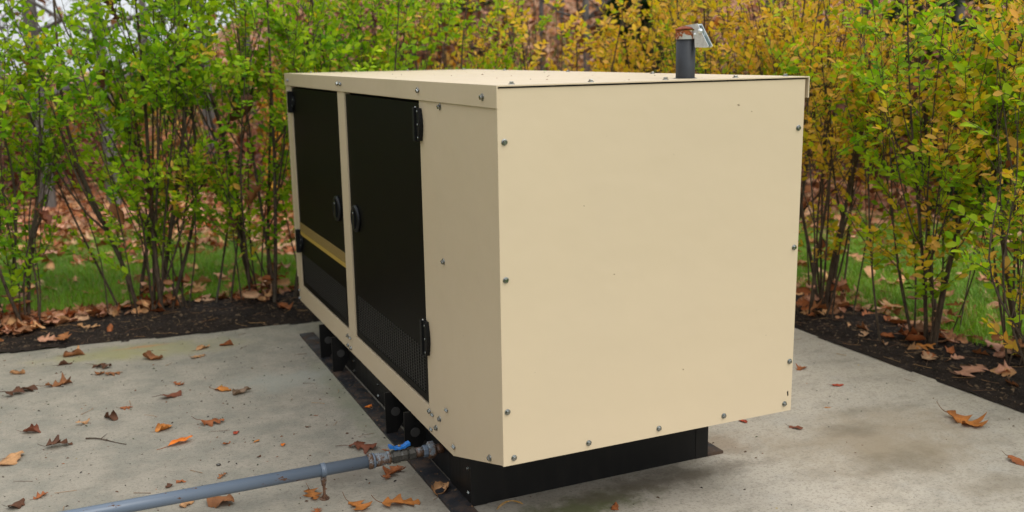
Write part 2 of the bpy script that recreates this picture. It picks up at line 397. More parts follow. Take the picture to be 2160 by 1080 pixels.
# roof: pressed sheet with side skirts and a short front lip
def roof():
    bm = bmesh.new()
    x0, x1, y0, y1, t = -.007, GW+.010, -.006, GL+.006, .004
    poly = [(x0, 1.537), (x0, ZT+t), (x1, ZT+t), (x1, 1.532), (x1-t, 1.532), (x1-t, ZT), (x0+t, ZT), (x0+t, 1.537)]
    # subdivide along y so the sheet can be very slightly dented along its front edge
    ys = [y0, y0+.012]+[y0+.012+(y1-y0-.012)*(k/30) for k in range(1, 31)]
    rings = []
    for y in ys: rings.append([bm.verts.new((px_, y, pz)) for px_, pz in poly])
    m = len(poly)
    for A, B in zip(rings, rings[1:]):
        for k in range(m): bm.faces.new((A[k], A[(k+1) % m], B[(k+1) % m], B[k]))
    bm.faces.new((rings[0][1], rings[0][0], rings[0][7], rings[0][6])); bm.faces.new((rings[0][1], rings[0][6], rings[0][5], rings[0][2])); bm.faces.new((rings[0][2], rings[0][5], rings[0][4], rings[0][3]))
    bm.faces.new((rings[-1][0], rings[-1][1], rings[-1][6], rings[-1][7])); bm.faces.new((rings[-1][1], rings[-1][2], rings[-1][5], rings[-1][6])); bm.faces.new((rings[-1][2], rings[-1][3], rings[-1][4], rings[-1][5]))
    return bm_obj('roof', bm, 'beige_paint', gen, .0045, seg=3)
roof()
bm = bmesh.new(); box(bm, x0 := -.0035, GW-.004, 0, .018, ZE, 1.597)
bm_obj('end_panel', bm, 'beige_paint', gen, .006, seg=3)
bx('end_panel', 'beige_paint', (-.003, GW-.004, GL-.018, GL, ZE, 1.597), bevel=.005)
bm = bmesh.new(); prism(bm, [(.0195, ZE-.004), (.0195, 1.597), (.757, 1.597), (.757, .3125), (.7565, ZB), (.49, ZB)], 0, .0, .03)
bm_obj('corner_panel', bm, 'beige_paint', gen, .002)
bx('bottom_rail', 'beige_paint', (.0012, .03, .7585, 1.9505, ZB, .3125), bevel=.002)
bx('bottom_rail', 'beige_paint', (.0006, .03, 1.9525, GL-.0195, ZB, .3125), bevel=.002)
bx('center_post', 'beige_paint', (.0, .03, 1.868, 1.998, .314, 1.597), bevel=.002)
bx('far_post', 'beige_paint', (.0, .03, 3.107, GL-.0195, .314, 1.597), bevel=.002)
bx('top_rail', 'beige_paint', (.003, .03, .759, 1.866, 1.534, 1.597), (.003, .03, 2.0, 3.105, 1.534, 1.597))
bm = bmesh.new(); prism(bm, [(.0195, ZE-.004), (.0195, 1.597), (GL-.0195, 1.597), (GL-.0195, ZB), (.49, ZB)], 0, GW-.03, GW-.004)
bm_obj('side_panel', bm, 'beige_paint', gen, .002)
bm = bmesh.new(); prism(bm, [(.02, ZE+.004), (.49, ZB+.004), (GL-.03, ZB+.004), (GL-.03, ZB+.012), (.49, ZB+.012), (.02, ZE+.012)], 0, .031, GW-.031)
bm_obj('floor_pan', bm, 'base_steel', gen)
# doors, each with a punched vent
def door(y0, y1, striped):
    z0, z1, v0, v1 = .322, 1.524, .352, (.546 if not striped else .528)
    a0, a1 = y0+.045, y1-.028
    d = bx('door', 'black_paint', (.006, .026, y0, y1, v1, z1), (.006, .026, y0, y1, z0, v0), (.006, .026, y0, a0, v0+.0005, v1-.0005), (.006, .026, a1, y1, v0+.0005, v1-.0005), bevel=.0015,
           label='far black door with a gold stripe above its vent' if striped else 'near black door without a stripe')
    bars = []
    nc = int((a1-a0)/.0305); nr = int((v1-v0)/.0125)
    for k in range(nc+1):
        y = a0+(a1-a0)*k/nc; bars.append((.008, .012, y-.0044, y+.0044, v0-.002, v1+.002))
    for k in range(nr+1):
        z = v0+(v1-v0)*k/nr; bars.append((.0100, .0125, a0-.002, a1+.002, z-.0017, z+.0017))
    boxes('vent_grille', 'vent_bar', d, bars, 0, kind='stuff')
    boxes('vent_backing', 'vent_void', d, [(.0272, .0285, a0-.01, a1+.01, v0-.01, v1+.01)])
    if striped:
        boxes('gold_band', 'gold_stripe', d, [(.0035, .0062, y0+.003, y1-.003, .641, .664)])
        for k in range(6):
            z = .6675+k*.0088; boxes('thin_stripe', 'dull_gold_stripe', d, [(.0038, .0062, y0+.003, y1-.003, z, z+.0062)])
    # round flush latch near the centre post
    yc = (y0+.118) if striped else (y1-.103)
    bm = bmesh.new(); lathe(bm, [(.0062, .066), (-.002, .066), (-.0085, .062), (-.0105, .056), (-.0085, .050), (-.003, .046), (.0, .030), (.0062, .02)], 'x', 36, (0, yc, .935))
    bm_obj('latch_bezel', bm, 'black_plastic', d, smooth=True)
    sgn = 1 if striped else -1
    bm = bmesh.new(); box(bm, -.013, .002, yc-.013, yc+.013, .886, .984); bm_obj('latch_paddle', bm, 'black_plastic', d, .006)
    bm = bmesh.new(); lathe(bm, [(-.014, .006), (-.0155, .005)], 'x', 12, (0, yc, .962)); bm_obj('latch_lock', bm, 'zinc_bolt', d)
    # small label screw heads low on the door
    return d
door(.760, 1.864, False); door(2.002, 3.103, True)
# hinges
SCREW = None
def screw(parent, x, y, z, r=.0048):
    global SCREW
    if SCREW is None:
        bm = bmesh.new(); lathe(bm, [(0, .0048), (-.0018, .0046), (-.0028, .003)], 'x', 10)
        SCREW = bm_obj('screw', bm, 'zinc_bolt', parent, smooth=True); SCREW.location = (x, y, z); return
    s = SCREW.copy(); link(s, parent); s.location = (x, y, z)
def hinge(yc, z0, z1, sgn):
    """yc is the door edge; sgn -1: frame towards -y"""
    zc = (z0+z1)/2; h = (z1-z0)/2; bm = bmesh.new()
    # barrel on the door side
    box(bm, -.024, .004, *sorted((yc+sgn*.006, yc-sgn*.016)), z0, z1)
    # bowed frame plate
    pl = [(yc+sgn*.0065, z0+.002)]+[(yc+sgn*(.030+.014*math.cos(t*PI/2)), zc+h*.97*t) for t in [-1+.2*k for k in range(11)]]+[(yc+sgn*.0065, z1-.002)]
    prism(bm, pl, 0, -.017, -.001)
    hb = bm_obj('hinge', bm, 'rubber_black', gen, .003)
    bm = bmesh.new()
    pl = [(yc-sgn*(.0165+.05*math.cos(t)), zc+h*.62*math.sin(t)) for t in [-PI/2+PI*k/14 for k in range(15)]]
    prism(bm, pl, 0, -.004, .005); bm_obj('hinge_leaf', bm, 'black_plastic', hb, .0015)
    for dz in (-.78, 0, .78): screw(hb, -.018, yc+sgn*.028, zc+h*dz)
    screw(hb, -.005, yc-sgn*.050, zc+.012); screw(hb, -.005, yc-sgn*.030, zc-.022)
    bm = bmesh.new(); lathe(bm, [(z1+.0005, .006), (z1+.005, .004)], 'z', 10, (-.012, yc-sgn*.005, 0)); bm_obj('hinge_pin', bm, 'zinc_bolt', hb)
for z0, z1 in ((1.382, 1.508), (.535, .676)):
    hinge(.757, z0, z1, -1); hinge(3.106, z0-.004, z1-.004, 1)
# bolts: one shared hex-washer mesh, axis along -y; rotated for the other faces
bm = bmesh.new(); lathe(bm, [(0, .0105), (-.0018, .0103), (-.0026, .0082)], 'y', 20)
lathe(bm, [(-.002, .0074), (-.0072, .0074), (-.0086, .0062)], 'y', 6)
me_bolt = bpy.data.meshes.new('bolt'); bmesh.ops.recalc_face_normals(bm, faces=bm.faces); bm.to_mesh(me_bolt); bm.free(); me_bolt.materials.append(MAT['zinc_bolt'])
def bolt(loc, face, s=1.0, parent=gen):
    o = link(bpy.data.objects.new('bolt', me_bolt), parent); o.location = loc; spin = random.uniform(0, 1)
    o.rotation_euler = {'front': (0, spin, 0), 'side': (spin, 0, -PI/2), 'top': (-PI/2, 0, spin)}[face]
    o.scale = (s, s, s); return o
for x, z in ((.019, 1.432), (.016, .991), (.014, .545), (.035, .380), (.318, .381), (.602, .384), (.882, .384), (1.160, .385), (1.176, .551), (1.174, .989), (1.170, 1.426)):
    bolt((x, 0, z), 'front')
for y, z in ((.108, 1.568), (.739, 1.573), (1.950, 1.573), (1.892, 1.573), (3.135, 1.568)): bolt((-.007, y, z), 'side', 1.2)
for y, z in ((.525, 1.520), (.534, .953), (.752, .297), (.715, .297), (.547, .372), (.632, .305), (.735, .228), (.676, .252), (.478, .248), (.125, .338)): bolt((0, y, z), 'side', 1.2)
for y, z in ((2.030, .279), (1.976, .283), (2.030, .228), (1.976, .226), (3.195, .277), (3.195, .225)): bolt((.0006, y, z), 'side', 1.2)
for x in (.080, .366, .655, .945, 1.165): bolt((x, .075, ZT+.004), 'top', 1.0)
for y in (.9, 1.7, 2.5, 3.15): bolt((1.12, y, ZT+.004), 'top', 1.0)
for x in (.14, .42, .75): bolt((x, 3.17, ZT+.004), 'top', 1.0)
# tiny scuffs in the end panel's paint
for x, z, w_, h_ in ((.905, 1.516, .006, .0035), (.962, 1.492, .003, .002), (.415, .968, .004, .002), (.70, .59, .004, .003), (.30, 1.21, .0025, .002), (1.174, .424, .004, .011)):
    bm = bmesh.new(); prism(bm, [(x-w_, z+h_*.6), (x-w_*.2, z-h_), (x+w_, z-h_*.7), (x+w_*.4, z+h_)], 1, -.0004, .0005); bm_obj('scuff', bm, 'scuff_brown' if h_ < .01 else 'rubber_black', gen)
# skid base
sk = bx('skid_base', 'base_steel', (.062, .112, .69, 2.785, .0125, .2085), (1.084, 1.134, .69, 2.785, .0125, .2085), (.062, 1.134, .455, .500, .0005, .2105), (.062, 1.134, 2.74, 2.785, .0005, .202), bevel=.002)
bx('corner_post', 'base_steel', (.0535, .120, .452, .686, .0005, .215), bevel=.0025, parent=sk)
bx('corner_post', 'base_steel', (1.080, 1.1415, .4525, .686, .0005, .212), bevel=.0025, parent=sk)
bm = bmesh.new(); prism(bm, [(.690, .0130), (.985, .0130), (.985, .2080), (.690, .2080)], 0, .0575, .0615); bm_obj('perforated_plate', bm, 'black_plastic', sk)
bx('foot_flange', 'rusty_black_steel', (-.034, .0530, .36, 3.118, .0, .012), bevel=.002, parent=sk)
bx('foot_flange', 'rusty_black_steel', (1.142, 1.222, .452, 3.118, .0, .012), bevel=.002, parent=sk)
def gusset(y):
    bm = bmesh.new()
    # plate with a cut inner lower corner, standing on the flange
    prism(bm, [(-.031, .0125), (.020, .0125), (.060, .070), (.060, .2075), (-.031, .2075)], 1, y, y+.008)
    bm_obj('gusset', bm, 'base_steel', sk, .001)
    bm = bmesh.new(); lathe(bm, [(y-.0005, .0215), (y-.002, .0205)], 'y', 24, (.017, 0, .112)); bm_obj('hole_plug', bm, 'knockout_grey', sk)
for y in (2.56, 2.275, 1.285, 1.005): gusset(y)
for y, z in ((2.175, .092), (2.175, .035), (1.717, .100), (1.717, .042)): bolt((.0618, y, z), 'side', .85, sk)
for y, z in ((.475, .150), (.475, .052), (.668, .182)): bolt((.0533, y, z), 'side', .85, sk)
# exhaust stack with its flap cap
ex = bpy.data.objects.new('exhaust_pipe', None)
bm = bmesh.new(); lathe(bm, [(ZT+.0045, .0335), (1.768, .0335), (1.768, .030), (ZT+.006, .030)], 'z', 32, cap=False)
bmesh.ops.recalc_face_normals(bm, faces=bm.faces)
exo = bm_obj('exhaust_pipe', bm, 'pipe_charcoal', gen, smooth=False); exo.location = (.790, .158, 0)
for q in exo.data.polygons: q.use_smooth = abs(q.normal.z) < .5
bpy.data.objects.remove(ex)
bm = bmesh.new(); lathe(bm, [(ZT+.0046, .042), (ZT+.0058, .037), (ZT+.007, .034)], 'z', 32, cap=False); bm_obj('roof_collar', bm, 'pipe_charcoal', exo, smooth=True)
cap = link(bpy.data.objects.new('rain_cap', None), gen); cap.location = (.790, .158, 0); cap.rotation_euler = (0, 0, rad(-62))
bm = bmesh.new(); lathe(bm, [(1.742, .034), (1.742, .0365), (1.7715, .0365), (1.7715, .034)], 'z', 36, cap=False); bm_obj('clamp_band', bm, 'band_rusty', cap)
bm = bmesh.new(); lathe(bm, [(0, .0385), (.0035, .039), (.0105, .024), (.013, .010)], 'z', 30); dsk = bm_obj('flap_disc', bm, 'cap_rust', cap); dsk.location = (0, 0, 1.7745); dsk.rotation_euler = (0, rad(-3), 0)
bm = bmesh.new()
for s in (-1, 1): box(bm, .030, .066, s*.0105-.002, s*.0105+.002, 1.744, 1.7705)
bm_obj('clamp_ear', bm, 'galvanised', cap, .001)
bm = bmesh.new()
pl = [(.004, 1.789), (.052, 1.794), (.096, 1.717), (.088, 1.712), (.044, 1.714), (.040, 1.776), (.016, 1.783)]
for s in (-1, 1): prism(bm, pl, 1, s*.0150-.0018, s*.0150+.0018)
bm_obj('counterweight', bm, 'galvanised', cap, .001)
bm = bmesh.new(); prism(bm, [(.006, 1.787), (.050, 1.792), (.052, 1.788), (.008, 1.783)], 1, -.0131, .0131); bm_obj('flap_arm', bm, 'galvanised', cap)
bm = bmesh.new(); prism(bm, [(.045, 1.789), (.087, 1.717), (.082, 1.717), (.040, 1.788)], 1, -.0131, .0131); bm_obj('counterweight_web', bm, 'dark_green_inside', cap)
for u, z, r in ((.042, 1.757, .0060), (.058, 1.7625, .0050), (.064, 1.768, .0095)):
    bm = bmesh.new(); lathe(bm, [(-.0168 if r > .009 else -.0127, r), (-.022 if r > .009 else -.017, r*.9), (-.026 if r > .009 else -.020, r*.45)], 'y', 16, (u, 0, z)); bm_obj('cap_bolt', bm, 'galvanised', cap, smooth=True)

# ------------------------------------------------------------------ gas pipe
PY, PZ = .772, .121
gp = empty('gas_pipe', (-.44, PY, 0), label='grey painted gas pipe with blue shut-off valve running to the generator base', category='pipe')
def px_part(name, mat, prof, sides=24, parent=gp, bevel=0, phase=0, smooth=True):
    bm = bmesh.new(); lathe(bm, [(t+.44, r) for t, r in prof], 'x', sides, (0, 0, PZ), True, phase)
    o = bm_obj(name, bm, mat, parent, bevel)
    if smooth and sides > 8:
        for q in o.data.polygons: q.use_smooth = abs(q.normal.x) < .7
    return o
px_part('pipe_run', 'pipe_grey_paint', [(-2.80, .0245), (-.262, .0245)], 40)
bm = bmesh.new()
px_part('coupling_ring', 'fitting_rusty', [(-.262, 0.0288), (-.258, 0.0324), (-.246, 0.0324), (-.242, 0.0296)], 32)
px_part('coupling_ring', 'pipe_grey_paint', [(-.2415, 0.0312), (-.236, 0.0316), (-.232, 0.0288)], 32)
px_part('reducer', 'fitting_rusty', [(-.2315, 0.0272), (-.205, 0.0268), (-.185, 0.0232), (-.183, 0.0232)], 32)
px_part('coupling_ring', 'fitting_rusty', [(-.1825, 0.0248), (-.179, 0.0276), (-.172, 0.0276), (-.168, 0.0248)], 32)
vb = px_part('ball_valve', 'dull_brass_iron', [(-.1675, 0.0208), (-.158, 0.0208), (-.158, 0.0268), (-.128, 0.0268), (-.126, 0.0224), (-.118, 0.0248), (-.100, 0.0248), (-.092, 0.0224), (-.090, 0.0264), (-.066, 0.0264), (-.063, 0.0232)], 8, phase=.39)
px_part('nipple', 'fitting_rusty', [(-.0625, 0.0200), (-.030, 0.0200)], 28)
px_part('union_collar', 'pipe_grey_paint', [(-.0295, 0.0232), (-.027, 0.0248), (-.012, 0.0248), (-.010, 0.0224)], 8, phase=.2)
px_part('union_nut', 'fitting_rusty', [(-.0095, .032), (-.006, .0365), (.016, .0365), (.022, .032)], 6, bevel=.002, phase=.3)
px_part('wall_stub', 'rod_rust', [(.0225, 0.0208), (.0565, 0.0208)], 24)
hz = PZ+.0275
bm = bmesh.new(); lathe(bm, [(hz-.004, .010), (hz+.004, .010)], 'z', 16, (.44-.128, 0, 0)); bm_obj('valve_stem', bm, 'dull_brass_iron', vb)
bm = bmesh.new(); lathe(bm, [(hz+.0045, .016), (hz+.006, .0175), (hz+.012, .0175), (hz+.0135, .015)], 'z', 24, (.44-.128, 0, 0))
for s in (-1, 1):
    ol = [(.44-.128+s*a, b) for a, b in ((.012, hz+.0045), (.022, hz+.0055), (.030, hz+.011), (.043, hz+.014), (.043, hz+.0255), (.030, hz+.0225), (.021, hz+.0145), (.012, hz+.0125))]
    prism(bm, ol, 1, -.0135, .0135)
vh = bm_obj('valve_handle', bm, 'valve_blue', vb, .0018)
bm = bmesh.new(); lathe(bm, [(hz+.0138, .0065), (hz+.018, .0065), (hz+.019, .005)], 'z', 6, (.44-.128, 0, 0)); bm_obj('handle_nut', bm, 'brass_nut', vb)
# support: split ring, hanger, rod, foot
bm = bmesh.new(); lathe(bm, [(-.009, .0247), (-.009, .0275), (-.0045, .0285), (-.003, .027), (.003, .027), (.0045, .0285), (.009, .0275), (.009, .0247)], 'x', 36, (0, 0, PZ), cap=False); sup = bm_obj('pipe_clamp', bm, 'pipe_grey_paint', gp)
bm = bmesh.new(); box(bm, -.010, .010, -.007, .007, PZ-.045, PZ-.0285); lathe(bm, [(PZ-.056, .0105), (PZ-.045, .0105)], 'z', 6); bm_obj('clamp_hanger', bm, 'fitting_rusty', sup, .001)
bm = bmesh.new(); lathe(bm, [(PZ-.0562, .0085), (PZ-.064, .0085)], 'z', 6); bm_obj('lock_nut', bm, 'rod_rust', sup)
bm = bmesh.new(); lathe(bm, [(.012, .0055), (PZ-.0642, .0055)], 'z', 14); bm_obj('support_rod', bm, 'rod_rust', gp)
bm = bmesh.new(); lathe(bm, [(.0, .019), (.004, .019), (.0055, .012)], 'z', 20); lathe(bm, [(.0055, .0115), (.0145, .0115)], 'z', 6); bm_obj('rod_base', bm, 'rod_rust', gp)
# beyond the frame the pipe turns down into the lawn
bm = bmesh.new(); lathe(bm, [(-.15, .026), (PZ+.027, .0275)], 'z', 24, (-2.80+.44, 0, 0)); bm_obj('pipe_riser', bm, 'pipe_grey_paint', gp)
# ------------------------------------------------------------------ shrubs
LEAF_V = np.array([(0, 0, 0), (-.21, .22, .035), (.21, .22, .035), (0, .25, -.01), (-.285, .52, .05), (.285, .52, .05), (0, .55, -.012), (-.17, .82, .02), (.17, .82, .02), (0, 1, -.07)], float)
LEAF_T = np.array([(0, 3, 1), (0, 2, 3), (1, 3, 6), (1, 6, 4), (3, 2, 5), (3, 5, 6), (4, 6, 7), (6, 5, 8), (7, 6, 9), (6, 8, 9)])
def palette(n, yellow, r, deep=.5):
    """leaf colours; yellow in 0..1 per leaf"""
    g1 = np.array([.070, .20, .010]); g2 = np.array([.23, .43, .016]); g3 = np.array([.43, .52, .022])
    y1 = np.array([.72, .47, .030]); y2 = np.array([.78, .46, .12]); y3 = np.array([.66, .32, .05])
    t = r.random(n)[:, None]; k = r.random(n)[:, None]
    green = np.where(t < deep, g1+(g2-g1)*k, g2+(g3-g2)*k*.8)
    yel = np.where(t < .45, g3+(y1-g3)*(.35+.65*k), np.where(t < .8, y1+(y2-y1)*k, y2+(y3-y2)*k))
    f = np.clip(yellow+r.normal(0, .16, n), 0, 1)[:, None]
    mixv = np.where(f < .5, green+(g3-green)*(f*1.5), yel)
    return mixv*r.uniform(.8, 1.2, (n, 1))
LEAF_POOL = {}
def leaf_variant(kind, r):
    """shared single-leaf meshes, 18 per hue class"""
    pool = LEAF_POOL.setdefault(kind, [])
    if len(pool) < 18:
        y = {'green': .12, 'lime': .42, 'yellow': .8}[kind]
        c = palette(1, np.array([y]), r)[0]
        V = LEAF_V.copy(); V[:, 2] += r.uniform(-.18, .10)*V[:, 1]**2; V[:, 0] *= r.uniform(.85, 1.15)
        pool.append(fast_mesh('leaf', V, LEAF_T, 'shrub_leaf', c)); return pool[-1]
    return pool[int(r.integers(18))]
def basis(d, nrm):
    Y = unit(d); X = unit(np.cross(Y, nrm)); return X, Y, np.cross(X, Y)
def shrub(x, y, h, spread, nst, yellow, label, group, seed, leaf=.046, dens=1.0, nobj=240, zlow=.55, deep=.5, name='shrub', lean=(0, 0)):
    r = np.random.default_rng(seed)
    z0 = float(soil_z(np.array(x), np.array(y)))+.01 if x > -3.9 else .01
    root = empty(name, (x, y, z0), label=label, category='shrub', group=group)
    P0, DR, NR, LS, HT = [], [], [], [], []
    twig = Acc()
    for k in range(nst):
        a = 2*PI*(k+r.uniform(-.4, .4))/nst; ln = spread*r.uniform(.25, 1.05); hh = h*r.uniform(.72, 1.04)
        out = np.array([math.cos(a), math.sin(a), 0]); t = np.linspace(0, 1, 15)
        b0 = out*r.uniform(.02, .13)+np.array([r.normal(0, .05 if k % 4 == 0 else .15), r.normal(0, .03), 0])
        w = r.normal(0, 1, (3, 2)); wob = sum(np.outer(np.sin(t*(2.2+2.6*q)+w[q, 0]*3)-math.sin(w[q, 0]*3), [1, 0, 0])*(.022+.012*(k % 3))*w[q, 1]+np.outer(np.sin(t*(2.7+2.1*q)+w[q, 1]*3)-math.sin(w[q, 1]*3), [0, 1, 0])*.022*w[q, 0] for q in range(3))
        pth = b0+np.outer(t**.85*ln, out)+np.outer(t*hh, [0, 0, 1])+wob+np.outer(t*t, [lean[0], lean[1], 0])
        pth[0, 2] = -.03
        thick = k % 4 == 0; r0 = r.uniform(.0115, .0175) if thick else r.uniform(.0042, .0085); R = r0*(1-t*.76)
        V, T = tube(pth, R, 7); fobj('stem', V, T, 'shrub_bark', root, None, True)
        # thin side branches, each carrying paired leaves
        subs = [(pth, t, R)]
        for q in range(int(r.integers(2, 5))):
            i0 = int(r.integers(3, 9)); a2 = a+r.uniform(-1.3, 1.3); o2 = np.array([math.cos(a2), math.sin(a2), 0])
            L2 = (1-t[i0])*hh*r.uniform(.55, .95); tt = np.linspace(0, 1, 9)
            p2 = pth[i0]+np.outer(tt**.8*L2*r.uniform(.22, .5), o2)+np.outer(tt**1.1*L2*.92, [0, 0, 1])+np.outer(np.sin(tt*5+q), [.012, .012, 0])
            R2 = R[i0]*.6*(1-tt*.75); V, T = tube(p2, R2, 5); twig.add(V, T); subs.append((p2, tt, R2))
        for (pp, tt, RR) in subs:
            zz = pp[:, 2]; m = len(pp)
            ln2 = np.linalg.norm(pp[-1]-pp[0])
            nb = max(3, int(ln2*9.6*dens))
            for q in range(nb):
                s = r.uniform(.10, 1.0)**.9; f = s*(m-1); i = min(int(f), m-2); base = pp[i]+(pp[i+1]-pp[i])*(f-i)
                if base[2] < .16 or r.random() > smooth(base[2], zlow-.45, zlow+.75)*.48+.52: continue
                axis = unit(pp[i+1]-pp[i]); a3 = r.uniform(0, 2*PI)
                side = np.array([math.cos(a3), math.sin(a3), 0.])
                if mnoise.noise(Vector(base*2.3)+Vector((seed*1.7, 0, 0))) < -.06-.10*r.random() and base[2] > .5: continue
                d = unit(side*r.uniform(.6, 1.0)+axis*r.uniform(.35, .9)+np.array([0, 0, .15]))
                L3 = r.uniform(.08, .34)*(1.15-.35*s); ns = max(3, int(L3/.028)); u = np.linspace(0, 1, ns+1)
                tp = base+np.outer(u*L3, d)+np.outer(u*u*L3*r.uniform(-.1, .25), [0, 0, 1])
                V, T = tube(tp[[0, ns//2, ns]], np.array([.0022, .0016, .0009])*1.1, 4); twig.add(V, T)
                X, Y, Z = basis(d[None], np.array([[0, 0, 1.]])); X, Y, Z = X[0], Y[0], Z[0]; ph = r.uniform(0, PI)
                for j in range(1, ns+1):
                    ang = ph+(PI/2 if j % 2 else 0)*.6
                    for sg in (-1, 1):
                        if r.random() < .14: continue
                        sd = (math.cos(ang)*X+math.sin(ang)*Z*.6)*sg
                        dr = unit(sd*.9+Y*.65+np.array([0, 0, r.uniform(-.35, .25)])); P0.append(tp[j]); DR.append(dr)
                        NR.append(unit(np.array([0, 0, 1.])+.5*r.normal(0, 1, 3)+.25*Y+.75*np.array([*unit(tp[j][:2]), 0]))); LS.append(leaf*r.uniform(.40, 1.18)*(.75 if j == ns else 1)); HT.append(tp[j][2])
                P0.append(tp[-1]); DR.append(d); NR.append(unit(np.array([.2, .1, 1.])+.4*r.normal(0, 1, 3))); LS.append(leaf*r.uniform(.6, 1.)); HT.append(tp[-1][2])
    V, T, _ = twig.out(); fobj('twigs', V, T, 'shrub_bark', root, None, True, kind='stuff')
    P0, DR, NR, LS, HT = map(np.array, (P0, DR, NR, LS, HT)); n = len(P0)
    # patches of the shrub turn before the rest
    pat = np.array([mnoise.noise(Vector(q*2.6+seed)) for q in P0])
    yv = np.clip(yellow+pat*.62, 0, 1); cols = palette(n, yv, r, deep)
    X, Y, Z = basis(DR, NR)
    px_, py_, dep = project(P0+np.array([x, y, z0]))
    vis = (px_ > -20) & (px_ < 2180) & (py_ > -20) & (py_ < 1000) & (dep > .3)
    size = np.where(vis, LS/np.maximum(dep, .3), 0)*(1+.25*r.random(n))
    pick = np.zeros(n, bool)
    if nobj: pick[np.argsort(-size)[:nobj]] = True; pick &= vis
    for i in np.nonzero(pick)[0]:
        o = bpy.data.objects.new('leaf', leaf_variant('yellow' if yv[i] > .62 else 'lime' if yv[i] > .36 else 'green', r))
        m = Matrix(((X[i, 0], Y[i, 0], Z[i, 0]), (X[i, 1], Y[i, 1], Z[i, 1]), (X[i, 2], Y[i, 2], Z[i, 2])))
        o.rotation_mode = 'QUATERNION'; o.rotation_quaternion = m.to_quaternion(); o.location = P0[i]; o.scale = (LS[i],)*3
        COL.objects.link(o); o.parent = root
    k = ~pick
    V, T, c = batch(LEAF_V, LEAF_T, P0[k], X[k], Y[k], Z[k], LS[k], cols[k])
    fobj('foliage', V, T, 'shrub_leaf', root, c, kind='stuff')
    return root, n
GL_ = 'privet shrubs planted in the bed behind the slab'; GR_ = 'privet shrubs planted in the bed along the far side'
SHRUBS = [
 (-2.55, 4.05, 2.2, .45, 14, .10, 'green shrub at the picture edge, mostly cut off, beside the thick-stemmed one', GL_, .059, 1.0, 120),
 (-1.66, 4.12, 1.78, .42, 16, .16, 'green shrub rising from the heaped brown leaves, with a small gap of sky above', GL_, .060, 1.0, 260),
 (-.82, 4.13, 2.75, .74, 22, .10, 'green shrub with many bare lower stems fanning out, midway along the open soil bed', GL_, .060, 1.0, 280),
 (-.05, 4.06, 2.7, .58, 19, .14, 'green shrub whose stems stand right beside the far corner of the generator', GL_, .059, 1.05, 280),
 (.78, 4.10, 2.55, .50, 16, .20, 'green shrub with only its top showing above the black doors', GL_, .059, 1.0, 200),
 (1.45, 4.12, 2.5, .48, 16, .45, 'lime green shrub top above the generator roof, next to the golden one', GL_, .056, .95, 180),
 (2.22, 4.15, 2.35, .50, 14, .97, 'golden yellow thin shrub above the middle of the generator roof', GL_, .060, .50, 200),
 (3.05, 4.05, 2.3, .42, 14, .80, 'yellow green shrub between the grey trunk and the exhaust stack', GL_, .059, .7, 180),
 (3.25, 3.35, 2.6, .50, 16, .72, 'yellowing shrub directly behind the exhaust stack', GR_, .054, .9, 180),
 (3.20, 2.72, 2.7, .48, 18, .70, 'dense yellow shrub above the corner of the roof', GR_, .051, .95, 180),
 (3.17, 2.02, 2.55, .50, 16, .70, 'yellow and brown shrub at the edge of the beige panel', GR_, .054, .85, 220),
 (3.26, 1.26, 2.6, .58, 14, .47, 'green and lime shrub on one thick stem with a curled rusty leaf at its foot', GR_, .059, .95, 260),
 (3.45, .72, 2.5, .50, 14, .43, 'dark green shrub at the picture edge in the far bed', GR_, .059, .9, 220),
 (3.22, .16, 1.5, .36, 12, .52, 'nearest yellow green shrub with large pale leaves, mostly outside the picture', GR_, .060, .8, 120),
]
SHRUBS += [(-4.1, y_, 1.9, .6, 9, .2, lb_, 'privet shrubs planted along the near side of the slab', .055, .7, 0) for y_, lb_ in
 ((3.3, 'green shrub outside the picture at the corner of the slab'), (2.35, 'green shrub outside the picture beside the slab, second from the corner'), (1.45, 'green shrub outside the picture beside the gas pipe riser'), (.5, 'green shrub outside the picture facing the near black door'))]
SHRUBS += [(3.3, -.62, 2.2, .5, 13, .35, 'green shrub of the far bed outside the picture', GR_, .056, .8, 0), (3.3, -1.4, 2.3, .5, 13, .3, 'last green shrub of the far bed outside the picture', GR_, .056, .8, 0)]
nleaf = 0
for i, (x, y, h, sp, ns, ye, lb, gr, lf, de, no) in enumerate(SHRUBS):
    _, k = shrub(x, y, h, sp, ns, ye, lb, gr, 100+i, lf, de, no); nleaf += k
print('shrub leaves', nleaf)

